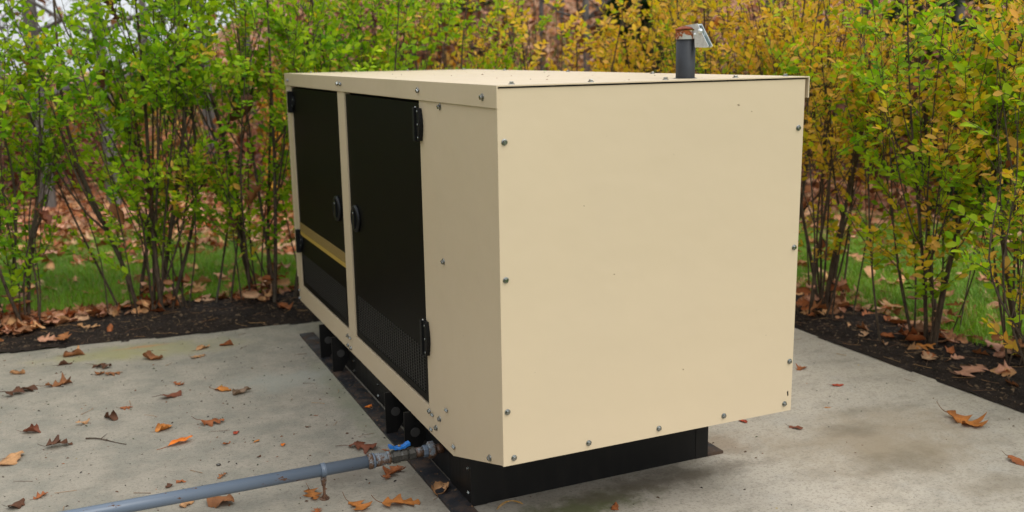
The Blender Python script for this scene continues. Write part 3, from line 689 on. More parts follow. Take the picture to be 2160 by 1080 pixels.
# ------------------------------------------------------------------ dead leaves
DEAD = {k_: tuple(min(v_*1.22, .8) for v_ in c_) for k_, c_ in dict(tan=(.44, .235, .105), brown=(.235, .095, .035), dark=(.095, .040, .020), rust=(.285, .092, .030), rustor=(.37, .135, .030), orange=(.45, .17, .035), bright=(.68, .17, .018),
            red=(.34, .055, .025), darkred=(.17, .055, .028), grey=(.20, .135, .085), pinkish=(.43, .215, .135)).items()}
def dead_leaf_mesh(kind, L, col, curl, r, n=22, nc=7, stem=True):
    t = np.linspace(0, 1, n); s = np.linspace(-1, 1, nc)
    fan = np.sin(PI*np.clip(t, 0, 1)**.8)**.6
    if kind == 'oak':
        ph = r.uniform(-.06, .06); lob = np.abs(((t*3.2+.35+ph) % 1)-.5)*2; lob = 1-lob
        w = (.09+.40*np.clip(lob, 0, 1)**1.3*(.55+.45*np.sin(PI*t**.9)))*np.clip(t/.10, .12, 1)*np.clip((1-t)/.10, .05, 1)
    elif kind == 'broad':
        w = .36*fan*(1+.16*np.sin(t*19+r.uniform(0, 6)))
    elif kind == 'willow': w = .135*fan
    elif kind == 'rolled': w = .33*fan
    else: w = .22*fan
    wl, wr = w*r.uniform(.85, 1.1, n if kind != 'willow' else 1), w*r.uniform(.85, 1.1, n if kind != 'willow' else 1)
    Wd = np.where(s[None] < 0, wl[:, None], wr[:, None])*s[None]
    sweep = (.14 if kind == 'oak' else .03)*np.abs(s[None])**1.5*(w/(w.max()+1e-6))[:, None]
    yy = t[:, None]+sweep
    # roll across, bend along, ruffle
    ang = Wd/max(w.max(), .05)*curl*(1+.35*np.sin(t*4+r.uniform(0, 6)))[:, None]
    Rr = max(w.max(), .05)/max(curl, .05)
    X = Rr*np.sin(ang); Z = Rr*(1-np.cos(ang))*(1 if r.random() < .62 else -.75)
    bend = r.uniform(-.35, .5)*min(curl, 1.2)
    Z = Z+bend*((t-.5)**2)[:, None]+.035*curl**.5*np.sin(t*9+r.uniform(0, 6))[:, None]*np.abs(s)[None]+.02*np.sin(t*17+r.uniform(0, 6))[:, None]*s[None]
    tip = np.abs(s)[None]**2*np.sin(t*7.3+r.uniform(0, 6))[:, None]
    Z = Z+.06*min(curl, 1.)*tip
    Z = Z+(.010*(1-np.abs(s)))[None]*-1
    V = np.stack([X, yy-.5, Z], -1).reshape(-1, 3)
    i = (np.arange(n-1)[:, None]*nc+np.arange(nc-1)[None]).ravel()
    T = np.concatenate([np.stack([i, i+1, i+nc+1], -1), np.stack([i, i+nc+1, i+nc], -1)])
    edge = (np.abs(s)[None]**3*np.ones((n, 1))).reshape(-1, 1); rib = (np.exp(-(s[None]/.12)**2)*np.ones((n, 1))).reshape(-1, 1)
    patch = (.5+.5*np.sin(V[:, 0:1]*11+r.uniform(0, 6))*np.sin(V[:, 1:2]*8+r.uniform(0, 6)))
    c = np.array(col)[None]*(1-.22*edge)*(1+.18*rib)*(.78+.38*patch)
    if stem:
        a = np.linspace(0, 1, 6); c0 = V.reshape(n, nc, 3)[0, nc//2]
        sp = c0+np.stack([r.uniform(-.12, .12)*a*a, -.42*a*r.uniform(.5, 1.1), r.uniform(-.02, .22)*a*a], -1)
        V2, T2 = tube(sp, np.linspace(.012, .008, 6), 4); T = np.concatenate([T, T2+len(V)]); V = np.concatenate([V, V2]); c = np.concatenate([c, np.tile(np.array(col)*.45, (len(V2), 1))])
    V = V*L
    th = r.uniform(-.14, .14); V = V@np.array([[1, 0, 0], [0, math.cos(th), math.sin(th)], [0, -math.sin(th), math.cos(th)]])
    V[:, 2] -= np.percentile(V[:, 2], 3)-.0012
    V[:, 2] = np.maximum(V[:, 2], .0008)
    return V, T, c
LEAVES = [
(-1.614,3.073,0.000,0.085,'rolled','tan',0,2.20,'small rolled tan leaf lying alone near the soil edge of the slab'),
(-1.587,2.712,0.000,0.166,'oak','dark',35,1.30,'large dark brown oak leaf with raised lobes, standing on its edges'),
(-1.403,2.763,0.000,0.137,'oak','brown',20,0.90,'brown lobed leaf with one pale lobe pointing up, beside the large dark oak leaf'),
(-1.298,3.410,0.000,0.061,'rolled','tan',60,2.40,'tan leaf stub standing up behind a rolled brown leaf'),
(-1.322,3.296,0.000,0.120,'rolled','brown',8,2.20,'long rolled brown leaf near the soil edge with a tan stub behind it'),
(-1.368,3.138,0.000,0.088,'oval','dark',10,1.50,'dark cupped leaf with a black stem in front of the rolled brown leaf'),
(-1.182,2.986,0.000,0.127,'oak','dark',-10,1.10,'dark ragged oak leaf at the back of a cluster of three'),
(-1.193,2.861,0.000,0.062,'broad','brown',50,1.00,'small brown leaf at the front of a cluster of three'),
(-1.126,2.827,0.000,0.091,'oak','brown',12,0.80,'thin pointed brown leaf at the end of a cluster of three'),
(-0.904,3.012,0.000,0.125,'rolled','brown',-5,1.50,'wide brown leaf with both ends rolled up, alone below the yellow green stain'),
(-0.617,3.106,0.000,0.098,'oval','tan',25,0.70,'pale tan folded leaf, upper one of a pair near the soil edge'),
(-0.664,2.941,0.000,0.095,'oak','tan',30,0.60,'pale tan leaf with blunt lobes, lower one of a pair'),
(-0.480,3.102,0.000,0.084,'rolled','rust',4,2.00,'short rolled reddish tan leaf closest to the soil edge beside the generator'),
(-0.618,2.277,0.000,0.107,'oval','orange',-8,0.50,'flat orange brown oval leaf in the middle of the slab'),
(-0.533,2.185,0.000,0.106,'rolled','grey',20,1.50,'shrivelled grey brown leaf with an upright stem beside the orange oval leaf'),
(-0.820,2.479,0.000,0.066,'oak','rust',-10,0.70,'tiny rust coloured ragged leaf behind the dark red twisted leaf'),
(-0.874,2.292,0.000,0.121,'broad','darkred',25,1.30,'twisted dark red brown leaf with a long pale stem'),
(-1.094,2.217,0.000,0.061,'oak','rust',5,0.50,'small flat star shaped rust leaf between two curled ones'),
(-1.170,2.096,0.000,0.094,'rolled','dark',-15,1.70,'dark brown leaf curled into a tube with an open end'),
(-1.295,2.075,0.000,0.068,'rolled','tan',22,2.20,'small tan leaf rolled like a cigar'),
(-1.513,2.063,0.000,0.084,'broad','darkred',0,1.60,'crumpled dark red brown leaf lying alone near the picture edge'),
(-1.395,1.822,0.000,0.111,'oak','dark',12,1.20,'spiky dark leaf with a tan arm, casting a soft shadow'),
(-0.948,1.829,0.000,0.086,'broad','orange',20,1.40,'cupped orange brown leaf with a curled dark lip'),
(-0.732,1.809,0.000,0.112,'oak','rust',8,1.10,'wavy ragged red brown leaf with several thin lobes'),
(-0.649,1.629,0.000,0.047,'broad','red',70,1.20,'small crumpled deep red leaf'),
(-0.708,1.514,0.000,0.044,'oval','rust',30,1.00,'small folded rust leaf to the side of the bright orange leaf'),
(-0.581,1.482,0.000,0.035,'oval','orange',25,0.40,'tiny pale orange leaf fragment'),
(-0.478,1.389,0.000,0.039,'oval','bright',70,0.60,'small squarish bright orange leaf fragment'),
(-0.900,1.615,0.000,0.125,'willow','bright',18,0.35,'bright orange red narrow leaf, the most vivid on the slab'),
(-1.581,1.744,0.000,0.138,'broad','tan',65,1.10,'biggest tan leaf with a dark curled lobe, cut by the picture edge'),
(-1.461,1.287,0.000,0.061,'oak','rust',25,0.90,'small rusty leaf with three points near the bottom corner'),
(-1.544,1.235,0.000,0.080,'broad','dark',55,1.20,'dark brown torn leaf in the bottom corner below the rusty three pointed one'),
(-0.986,1.157,0.000,0.037,'broad','dark',40,1.20,'tiny nearly black crumpled leaf touching the far side of the pipe'),
(-0.936,1.183,0.000,0.042,'broad','rust',0,1.10,'small rust leaf just behind the pipe beside a nearly black one'),
(-0.778,1.162,0.000,0.047,'oak','brown',45,0.90,'brown leaf tip sticking up behind the grey pipe'),
(-0.936,0.957,0.000,0.072,'rolled','tan',35,1.60,'tan leaf rolled into a cone in front of the pipe'),
(-0.817,0.908,0.000,0.116,'broad','brown',-5,1.10,'big brown leaf with ruffled torn edge in front of the pipe'),
(-0.602,1.303,0.000,0.029,'oval','dark',45,0.50,'tiny dark sliver of leaf on bare concrete'),
(-0.262,1.687,0.000,0.025,'oval','rust',0,0.80,'speck sized rust leaf crumb on bare concrete near the steel foot'),
(-0.330,1.556,0.000,0.029,'oval','dark',0,0.80,'speck sized dark leaf crumb near the steel foot'),
(-0.171,1.202,0.000,0.136,'oak','darkred',-5,0.60,'dark red brown oak leaf with seven points behind the blue valve'),
(-0.084,1.129,0.000,0.036,'oval','rust',-10,0.50,'small rust leaf beside the blue valve handle'),
(-0.137,0.879,0.000,0.128,'oak','rust',55,0.80,'rusty oak leaf leaning under the brass valve body'),
(-0.476,0.817,0.000,0.105,'oak','rustor',-40,0.60,'orange brown oak leaf touching the foot of the pipe support'),
(-0.341,0.650,0.000,0.111,'oak','rustor',-20,0.60,'orange brown oak leaf with upright curved stem, middle one of the bottom row'),
(-0.184,0.592,0.000,0.147,'oak','rustor',5,0.50,'wide orange brown oak leaf with long arms and a dark stem'),
(-0.003,0.634,0.000,0.106,'broad','tan',60,1.30,'folded tan leaf leaning on the steel foot at the generator corner'),
(-0.009,1.660,0.013,0.040,'oak','bright',20,0.60,'little orange leaf lying on the black steel foot'),
(-0.494,0.675,0.000,0.047,'oak','rust',90,0.50,'tip of a rust leaf at the bottom edge below the pipe support'),
(2.429,0.262,0.000,0.185,'oak','rustor',-35,0.90,'large brown oak leaf with a long looping stem on the open concrete'),
(2.261,-0.174,0.000,0.107,'oval','rust',-30,0.80,'rust leaf with a thin stem cut off by the picture edge'),
(1.691,0.542,0.000,0.066,'broad','darkred',-15,0.60,'small dusky red leaf beside the oil stains'),
(1.526,0.717,0.000,0.057,'oval','red',-35,0.70,'red leaf peeping out under the beige panel'),
(2.002,0.683,0.000,0.032,'oval','orange',0,0.60,'tiny orange leaf near the dark stains'),
(2.270,0.911,0.000,0.071,'oval','red',5,0.50,'small flat red leaf in front of the soil bed'),
(2.285,1.208,0.000,0.072,'oak','rust',20,0.80,'rust leaf peeping out beside the beige panel edge'),
(2.978,0.699,0.000,0.215,'oak','pinkish',15,0.50,'broad pinkish tan oak leaf on the dark soil'),
(3.109,1.147,0.000,0.135,'oak','orange',0,0.50,'orange lobed leaf on the soil at the foot of a shrub'),
(0.545,0.206,0.000,0.053,'broad','rust',60,1.10,'rust leaf with an upright stem on the mossy patch'),
(-1.231,3.847,0.000,0.138,'oak','tan',5,0.60,'pale tan oak leaf on the dark soil in front of the middle shrub'),
(-1.106,3.722,0.000,0.091,'oval','rust',70,1.00,'red brown curled leaf standing upright on the soil'),
(-1.714,4.144,0.000,0.200,'broad','brown',40,1.10,'large brown leaf on the soil at the edge of the leaf pile'),
(-0.002,3.753,0.000,0.140,'broad','rust',-20,1.00,'rust leaf on the soil beside the far corner of the generator'),
(-0.839,4.922,0.000,0.178,'broad','brown',80,0.90,'tall brown leaf propped against the stems of the middle shrub'),
(0.137,4.857,0.000,0.178,'broad','brown',70,0.80,'tall brown leaf propped in the stems beside the generator'),
(3.593,1.465,0.000,0.197,'broad','rust',-60,1.60,'big rusty leaf curled over at the foot of a shrub on the far bed'),
(3.463,0.927,0.000,0.174,'oak','pinkish',-15,0.80,'pinkish leaf among others at the far end of the soil bed'),
(3.338,2.261,0.000,0.140,'oak','rust',30,0.90,'rust leaf at the stem base behind the beige panel edge'),
(3.576,1.857,0.000,0.148,'rolled','tan',-30,1.40,'long rolled tan leaf where the soil meets the grass'),
(-1.012,4.453,0.000,0.181,'oak','tan',20,0.90,'tan oak leaf where the soil meets the grass'),
(-0.896,4.544,0.000,0.147,'rolled','rust',10,1.20,'rust rolled leaf where the soil meets the grass'),
]
for i, (x, y, z, L, kind, col, rot, curl, lb) in enumerate(LEAVES):
    r = np.random.default_rng(700+i)
    V, T, c = dead_leaf_mesh(kind, L, DEAD[col], curl, r, stem=(kind != 'rolled' and L > .03))
    on_soil = y > slab_back(x) or x > SLAB_R
    if on_soil: z = float((soil_z if y > slab_back(x) else soil_z2)(np.array(x), np.array(y)))+.02
    o = fobj('fallen_leaf', V, T, 'dead_leaf', None, c, True, label=lb, category='leaf', group='fallen leaves lying on the soil beds' if on_soil else 'fallen leaves scattered on the concrete slab')
    o.location = (x, y, z); th = rad(rot); up = 'standing upright' in lb or 'propped' in lb or 'standing up' in lb
    wa = math.atan2(math.sin(th)*2.6, math.cos(th))+rad(-24)-PI/2
    o.rotation_euler = (rad(58) if up else 0, 0, (rad(-10) if up else wa))
# dead leaves hung up in the shrubs: (px-like world spots)
CAUGHT = [(-.19, 3.84, 1.36, .22, 'dark', 'biggest dark brown leaf caught in the green twigs beside the generator corner'),
 (-.84, 4.0, 1.28, .10, 'rust', 'small rusty leaf caught on a stem of the middle shrub'), (-.78, 3.86, .83, .18, 'dark', 'dark clump of dead leaf hung low in the middle shrub'),
 (-.98, 3.95, .72, .16, 'brown', 'brown leaf hung in the lowest stems of the middle shrub'), (-.14, 3.85, .80, .17, 'brown', 'brown leaf caught in the bare stems near the generator door'),
 (-.28, 3.84, .62, .13, 'dark', 'dark small leaf hung beneath the lowest green sprig near the generator'), (-1.44, 3.98, 1.72, .12, 'brown', 'brown leaf high in the shrub next to the sky gap'),
 (-1.0, 3.9, 1.58, .12, 'dark', 'dark curled leaf on the thickest stem of the middle shrub'), (-.90, 3.94, 2.0, .13, 'dark', 'dark leaf at the very top of the middle shrub'),
 (-1.42, 3.9, .75, .14, 'darkred', 'dark red leaf hung low in the shrub above the leaf pile'), (3.25, 1.28, .92, .16, 'brown', 'brown leaf wedged in the fork of the far bed shrub'),
 (3.1, 1.98, .45, .14, 'rust', 'rust leaf hung low beside the beige panel edge'), (3.3, .82, 1.1, .15, 'rust', 'rust leaf caught in the dark green shrub of the far bed'),
 (2.9, 3.0, 1.86, .15, 'orange', 'orange brown leaf behind the exhaust cap'), (.2, 3.9, 1.9, .12, 'brown', 'brown leaf above the far end of the roof')]
for i, (x, y, z, L, col, lb) in enumerate(CAUGHT):
    r = np.random.default_rng(900+i)
    V, T, c = dead_leaf_mesh('oak' if i % 3 else 'broad', L, DEAD[col], 1.2, r); V -= V.mean(0)
    o = fobj('caught_leaf', V, T, 'dead_leaf', None, c, True, label=lb, category='leaf', group='dead leaves caught in the shrubs'); o.location = (x, y, z)
    o.rotation_euler = (r.uniform(.6, 1.5), r.uniform(-.6, .6), r.uniform(0, 6))

# ------------------------------------------------------------------ leaves on the lawn, leaf carpet beyond
TPL = []
for k in range(10):
    r = np.random.default_rng(40+k); V, T, c = dead_leaf_mesh(('oak', 'oak', 'broad', 'rolled')[k % 4], 1.0, (1, 1, 1), (.7, 1.2, .9, 1.5)[k % 4], r, 9, 3, False); TPL.append((V, T, c))
LIT = np.array([DEAD['tan'], (.46, .27, .15), (.40, .19, .09), DEAD['pinkish'], DEAD['rust'], DEAD['brown'], (.30, .14, .065)])
def litter(name, pos, sizes, r, tilt=.35, **props):
    n = len(pos); a = r.uniform(0, 2*PI, n); acc = Acc(); which = r.integers(0, len(TPL), n)
    cols = LIT[r.integers(0, len(LIT), n)]*r.uniform(.9, 1.5, (n, 1))
    Z = unit(np.array([[0, 0, 1.]])+tilt*r.normal(0, 1, (n, 3))); Y0 = np.stack([np.cos(a), np.sin(a), 0*a], -1); X, Y, Z = basis(Y0, Z); Z2 = np.where(Z[:, 2:3] < 0, -Z, Z)
    for k, (V, T, c) in enumerate(TPL):
        m = which == k
        if not m.any(): continue
        vv, tt, cc = batch(V, T, pos[m], X[m], Y[m], Z2[m], sizes[m], cols[m]); acc.add(vv, tt, cc*np.tile(c, (int(m.sum()), 1)))
    V, T, c = acc.out(); return fobj(name, V, T, 'dead_leaf', None, c, False, kind='stuff', **props)
def fan_points(n, d0, d1, r, a0=-12, a1=76):
    """points of the ground, thinning with distance from the slab's front"""
    a = np.radians(r.uniform(a0, a1, n)); d = np.sqrt(r.uniform(d0**2, d1**2, n)); return CAM[0]+d*np.sin(a), CAM[1]+d*np.cos(a)
mown = lambda x, y: x*.36+y*.93+.55*vnoise(x, y, .9, 21)
r = np.random.default_rng(77)
x, y = fan_points(33000, 7.0, 17.5, r); s = mown(x, y); k = (~in_bed(x, y)) & (r.random(len(x)) < (.07+.93*smooth(s, 5.0, 6.8))); x, y = x[k], y[k]
litter('leaf_litter', np.stack([x, y, lawn_z(x, y)+r.uniform(0, .07, len(x))], -1), r.uniform(.08, .17, len(x)), r, .45)
x, y = fan_points(8500, 17, 34, r); litter('leaf_litter', np.stack([x, y, lawn_z(x, y)+.06], -1), r.uniform(.14, .30, len(x)), r, .5)
# heap of leaves gathered at the bed's end
hx = np.concatenate([r.normal(-1.75, .22, 170), r.normal(-1.25, .16, 50), r.uniform(-1.2, 3.2, 130)]); hy = np.concatenate([r.normal(4.08, .13, 170), r.normal(4.22, .07, 50), r.normal(4.24, .05, 130)])
hzz = .02+.12*np.exp(-((hx+1.78)/.25)**2-((hy-4.12)/.14)**2)*r.random(len(hx))
litter('leaf_litter', np.stack([hx, hy, hzz+.012], -1), r.uniform(.07, .13, len(hx)), r, .6)
fx = np.concatenate([r.normal(3.47, .09, 150), r.uniform(2.95, 3.4, 60)]); fy = r.uniform(-.4, 3.4, 210)
litter('leaf_litter', np.stack([fx, fy, .025+0*fx], -1), r.uniform(.07, .13, len(fx)), r, .5)
# wind-blown leaves lodged among the stem bases
bxs = np.concatenate([np.stack([s_[0]+r.normal(0, .10, 26), s_[1]+r.normal(.02, .08, 26)], -1) for s_ in SHRUBS[:13] if s_[0] > -3]); zz_ = .03+.20*r.random(len(bxs))**2.2
litter('leaf_litter', np.stack([bxs[:, 0], bxs[:, 1], zz_], -1), r.uniform(.07, .13, len(bxs)), r, .9)
# leaves one can count on the grass
LAWN_LEAF = [fast_mesh('lawn_leaf', V*1.0, T, 'dead_leaf', c*LIT[k % len(LIT)]*1.35) for k, (V, T, c) in enumerate([dead_leaf_mesh(('oak', 'broad', 'oak', 'rolled')[q % 4], 1.0, (1, 1, 1), (.6, 1.2, .9, 1.5)[q % 4], np.random.default_rng(300+q), 16, 5, True) for q in range(14)])]
KIND = [q_+' '+('lobed', 'broad', 'pointed lobed', 'rolled')[k_ % 4] for k_, q_ in enumerate(['tan', 'pale tan', 'reddish tan', 'pinkish', 'rust', 'brown', 'dull brown']*2)]
cnt = 0
x, y = fan_points(10500, 6.4, 9.8, r); s = mown(x, y)
for xx, yy, ss in zip(x, y, s):
    if in_bed(xx, yy) or ss > 6.4 or cnt >= 260: continue
    a, b, dp = project(np.array([[xx, yy, .03]])); a, b = a[0], b[0]
    if not ((-20 < a < 640) or (1690 < a < 2180)) or not 430 < b < 760: continue
    if r.random() > (.22 if xx < 2 else .40)+.5*smooth(ss, 4.6, 6.2): continue
    vi = int(r.integers(14)); o = bpy.data.objects.new('lawn_leaf', LAWN_LEAF[vi])
    left = a < 1000
    link(o, None, label=KIND[vi]+(' dead leaf lying in the grass behind the green shrubs' if left else ' dead leaf lying in the grass beyond the far soil bed'), category='leaf',
         group=KIND[vi]+(' leaves on the grass behind the green shrubs' if left else ' leaves on the grass beyond the far bed'))
    o.location = (xx, yy, float(lawn_z(np.array(xx), np.array(yy)))+.028); o.rotation_euler = (r.normal(0, .3), r.normal(0, .3), r.uniform(0, 6.3)); q = r.uniform(.085, .16); o.scale = (q, q, q); cnt += 1
# ------------------------------------------------------------------ grass
def grass(n, region, r):
    x, y = fan_points(n, 6.0, 10.6, r, -9, 62); s = mown(x, y); k = (~((y < soil_back(x)+edge_wob(x, 12)-.02) & (x < 3.42+edge_wob(y, 13)-.02))) & (r.random(n) < 1-smooth(s, 5.9, 6.9)) & region(x, y)
    x, y = x[k], y[k]; m = len(x); base = np.stack([x, y, lawn_z(x, y)-.004], -1)
    a = r.uniform(0, 2*PI, m); h = r.uniform(.03, .085, m)*(1+.6*vnoise(x, y, 6, 31)); w = .0026
    side = np.stack([np.cos(a), np.sin(a), 0*a], -1); ln = np.stack([np.cos(a+1.6), np.sin(a+1.6), 0*a], -1)*(h*r.uniform(.1, .9, m))[:, None]
    upv = np.array([[0, 0, 1.]])*h[:, None]
    V = np.stack([base-side*w, base+side*w, base+ln*.35+upv*.6-side*w*.8, base+ln*.35+upv*.6+side*w*.8, base+ln+upv], 1)
    T = np.array([(0, 1, 3), (0, 3, 2), (2, 3, 4)])[None]+(np.arange(m)*5)[:, None, None]
    t = r.random((m, 1)); tuft = (.5+.5*vnoise(x, y, 4, 33))[:, None]
    c = np.where(t < .90, np.array([[.10, .235, .022]])*(1-tuft*.6)+np.array([[.28, .42, .05]])*tuft*.9, np.array([[.42, .31, .13]]))*r.uniform(.6, 1.3, (m, 1))
    return V.reshape(-1, 3), T.reshape(-1, 3), np.repeat(c, 5, 0)
def in_view(x, y):
    a, b, d = project(np.stack([x, y, 0*x], -1)); return ((a > -60) & (a < 680)) | ((a > 1660) & (a < 2600))
V, T, c = grass(480000, in_view, np.random.default_rng(8)); fobj('grass', V, T, 'grass_blade', None, c, kind='stuff'); print('grass', len(T)//3)

# ------------------------------------------------------------------ woodland behind
def tree(x, y, h, r0, label, seed, leafy=260, group='bare woodland trees behind the hedge', lc=None, name='tree'):
    r = np.random.default_rng(seed); z0 = float(lawn_z(np.array(x), np.array(y)))-.1
    root = empty(name, (x, y, z0), label=label, category='tree', group=group)
    t = np.linspace(0, 1, 14); pth = np.stack([.18*np.sin(t*3+seed)*t, .18*np.cos(t*2.6+seed)*t, t*h], -1); R = r0*(1-.85*t)
    V, T = tube(pth, R, 9); fobj('trunk', V, T, 'tree_bark', root, None, True)
    acc = Acc(); tips = []
    for k in range(26):
        s = r.uniform(.22, .97); i = int(s*13); a = r.uniform(0, 2*PI); L = h*.26*(1.15-s)*r.uniform(.6, 1.2); u = np.linspace(0, 1, 6)
        o = np.array([math.cos(a), math.sin(a), 0]); p2 = pth[i]+np.outer(u*L, o)+np.outer(u**1.3*L*r.uniform(.3, .8), [0, 0, 1])+np.outer(np.sin(u*5+k)*.05*L, [1, -1, 0])
        V, T = tube(p2, np.linspace(R[i]*.42, .004, 6), 5); acc.add(V, T)
        for q in range(5):
            j = int(r.integers(2, 6)); a2 = r.uniform(0, 2*PI); o2 = np.array([math.cos(a2), math.sin(a2), r.uniform(0, .8)]); l2 = L*r.uniform(.15, .45)
            p3 = p2[j]+np.outer(np.linspace(0, 1, 4)*l2, o2)+np.outer(np.array([0, .02, -.02, .03])*L, [1, 1, 0]); V, T = tube(p3, np.linspace(.008, .002, 4), 4); acc.add(V, T); tips += list(p3[1:])
    V, T, _ = acc.out(); fobj('limbs', V, T, 'tree_bark', root, None, True, kind='stuff')
    tips = np.array(tips); n = leafy; pos = tips[r.integers(0, len(tips), n)]+r.normal(0, .10, (n, 3))
    cols = (np.array([[.36, .16, .05]]) if lc is None else np.array([lc]))*r.uniform(.5, 1.3, (n, 1)); X, Y, Z = basis(r.normal(0, 1, (n, 3)), r.normal(0, 1, (n, 3)))
    V, T, c = batch(LEAF_V*np.array([[1.5, 1, 1]]), LEAF_T, pos, X, Y, Z, r.uniform(.07, .15, n), cols); fobj('crown', V, T, 'dead_leaf', root, c, kind='stuff')
def polar(pxx, d):
    """a woodland spot at a bearing and a distance from the slab"""
    a = YAW+math.atan((pxx-1080)/FPX); return CAM[0]+d*math.sin(a), CAM[1]+d*math.cos(a)
TREES = [(1243, 13.5, 9, .058, 'grey trunk rising above the roof, thickest in the gap beside the golden shrub'), (1278, 15.5, 8, .045, 'thin dark trunk close behind the thick grey one above the roof'),
 (1150, 16, 9, .045, 'slim grey trunk above the roof behind the golden shrub'), (1189, 19, 9, .05, 'slim trunk seen in the brown gap above the roof'), (93, 12.5, 9, .10, 'broad grey trunk seen low behind the shrub at the leaf pile'),
 (236, 12, 9, .085, 'grey brown trunk behind the fanning stems of the middle shrub'), (452, 14, 10, .09, 'trunk behind the shrub beside the generator'), (545, 17, 9, .07, 'farther trunk just left of the generator top corner'),
 (690, 15, 9, .07, 'trunk behind the green shrub above the doors'), (880, 18, 9, .07, 'trunk behind the lime shrub top'), (1385, 17, 9, .06, 'trunk hidden in yellow leaves beside the exhaust stack'),
 (1610, 14, 9, .07, 'trunk behind the dense yellow shrub'), (1800, 15.5, 10, .08, 'trunk behind the far bed between yellow and green shrubs'), (2010, 13.5, 9, .08, 'trunk behind the green and lime shrub of the far bed'), (2120, 17, 9, .07, 'trunk at the picture edge behind the dark green shrub'),
 (330, 21, 10, .09, 'distant trunk in the brown woods behind the middle shrub'), (2420, 15, 9, .08, 'trunk outside the picture beyond the far bed'), (2900, 17, 9, .09, 'tree outside the picture on the leafy slope'), (3500, 15, 9, .08, 'tree outside the picture past the far bed corner'), (30, 24, 8, .07, 'bare tree standing against the gap of sky')]
for i, (q, d, h, r0, lb) in enumerate(TREES):
    x, y = polar(q, d); tree(x, y, h, r0, lb, 500+i)
for i, (x, y, h, lb) in enumerate([(-6.5, 3.0, 7, 'tree outside the picture behind the near side shrubs'), (-7.5, .8, 8, 'tall tree outside the picture facing the black doors'), (-6.2, 5.4, 7, 'tree outside the picture past the corner of the slab')]):
    tree(x, y, h, .09, lb, 560+i, 1500, 'woodland trees along the near side', (.26, .17, .04))
def evergreen(x, y, h, label, seed):
    r = np.random.default_rng(seed); z0 = float(lawn_z(np.array(x), np.array(y)))-.1
    root = empty('evergreen_tree', (x, y, z0), label=label, category='tree', group='dark evergreens in the woods')
    t = np.linspace(0, 1, 8); V, T = tube(np.stack([0*t, 0*t, t*h], -1), .07*(1-.9*t), 7); fobj('trunk', V, T, 'tree_bark', root, None, True)
    P, D = [], []
    for k in range(170):
        s = r.uniform(.06, .98); a = r.uniform(0, 2*PI); L = h*.24*(1.05-s)*r.uniform(.6, 1.1); u = np.linspace(.1, 1, 14)
        o = np.array([math.cos(a), math.sin(a), r.uniform(-.25, .1)]); p = np.array([0, 0, s*h])+np.outer(u*L, o); P.append(np.repeat(p, 3, 0)); D.append(np.repeat(unit(o)[None], 42, 0)+r.normal(0, .55, (42, 3)))
    P, D = np.concatenate(P), unit(np.concatenate(D)); n = len(P); X, Y, Z = basis(D, r.normal(0, 1, (n, 3)))
    V, T, c = batch(LEAF_V*np.array([[.45, 1, 1]]), LEAF_T, P, X, Y, Z, r.uniform(.09, .18, n), np.array([[.022, .055, .022]])*r.uniform(.5, 1.4, (n, 1))); fobj('crown', V, T, 'shrub_leaf', root, c, kind='stuff')
for i, (q, d, h, lb) in enumerate([(2150, 10.5, 4.6, 'dark evergreen at the picture edge behind the far bed'), (1925, 13.5, 4.2, 'dark evergreen showing between yellow shrubs above the far bed'), (1345, 13.5, 3.6, 'dark evergreen beside the exhaust stack behind yellow leaves'), (1000, 20, 5, 'distant evergreen behind the lime shrub')]):
    x, y = polar(q, d); evergreen(x, y, h, lb, 600+i)
# undergrowth that reads as one mass
def undergrowth(n, q0, q1, d0, d1, zmax, cols, seed, sz=(.06, .13)):
    r = np.random.default_rng(seed); q = r.uniform(q0, q1, n); d = np.sqrt(r.uniform(d0*d0, d1*d1, n)); a = YAW+np.arctan((q-1080)/FPX)
    x, y = CAM[0]+d*np.sin(a), CAM[1]+d*np.cos(a); top = zmax*(.55+.45*vnoise(x, y, 1.3, seed)+.25*vnoise(x, y, 4, seed+1)); z = lawn_z(x, y)+top*r.random(n)**.8
    cl = vnoise(x, y, 1.7, seed+5)+.8*vnoise(x+z, y-z, 3.5, seed+6); k = (top > .15) & (cl+r.normal(0, .25, n) > -.22); x, y, z, cl = x[k], y[k], z[k], cl[k]; m = len(x)
    idx = np.clip(((vnoise(x, y, 1.1, seed+8)*1.3+.5)*len(cols)+r.normal(0, .7, m)).astype(int), 0, len(cols)-1); c = np.array(cols)[idx]*r.uniform(.4, 1.05, (m, 1))
    X, Y, Z = basis(r.normal(0, 1, (m, 3)), np.array([[0, 0, 1.]])+.8*r.normal(0, 1, (m, 3))); return batch(LEAF_V*np.array([[1.3, 1, 1]]), LEAF_T, np.stack([x, y, z], -1), X, Y, Z, r.uniform(*sz, m), c)
acc = Acc()
BR = [(.20, .075, .045), (.32, .12, .06), (.45, .18, .07), (.56, .27, .08), (.70, .40, .06), (.28, .28, .05)]
for args in ((9000, -60, 640, 12.5, 20, 1.5, BR, 61), (9000, -500, 420, 14, 34, 1.9, BR, 67, (.10, .22)), (15000, 640, 1500, 11, 20, 2.9, [tuple(v_*.62 for v_ in q_) for q_ in BR[:4]]+[BR[3], BR[5]], 62), (12000, 1500, 2260, 10.5, 18, 2.5, [tuple(v_*.7 for v_ in q_) for q_ in BR[:4]]+[BR[4], BR[5]], 63), (11000, 2260, 4200, 11, 19, 2.4, [tuple(v_*.75 for v_ in q_) for q_ in BR[:4]]+[BR[4], BR[5]], 66), (3500, 560, 1000, 10.5, 13, 2.6, [(.55, .28, .02), (.5, .22, .02), (.28, .25, .03)], 64, (.05, .10))):
    acc.add(*undergrowth(*args))
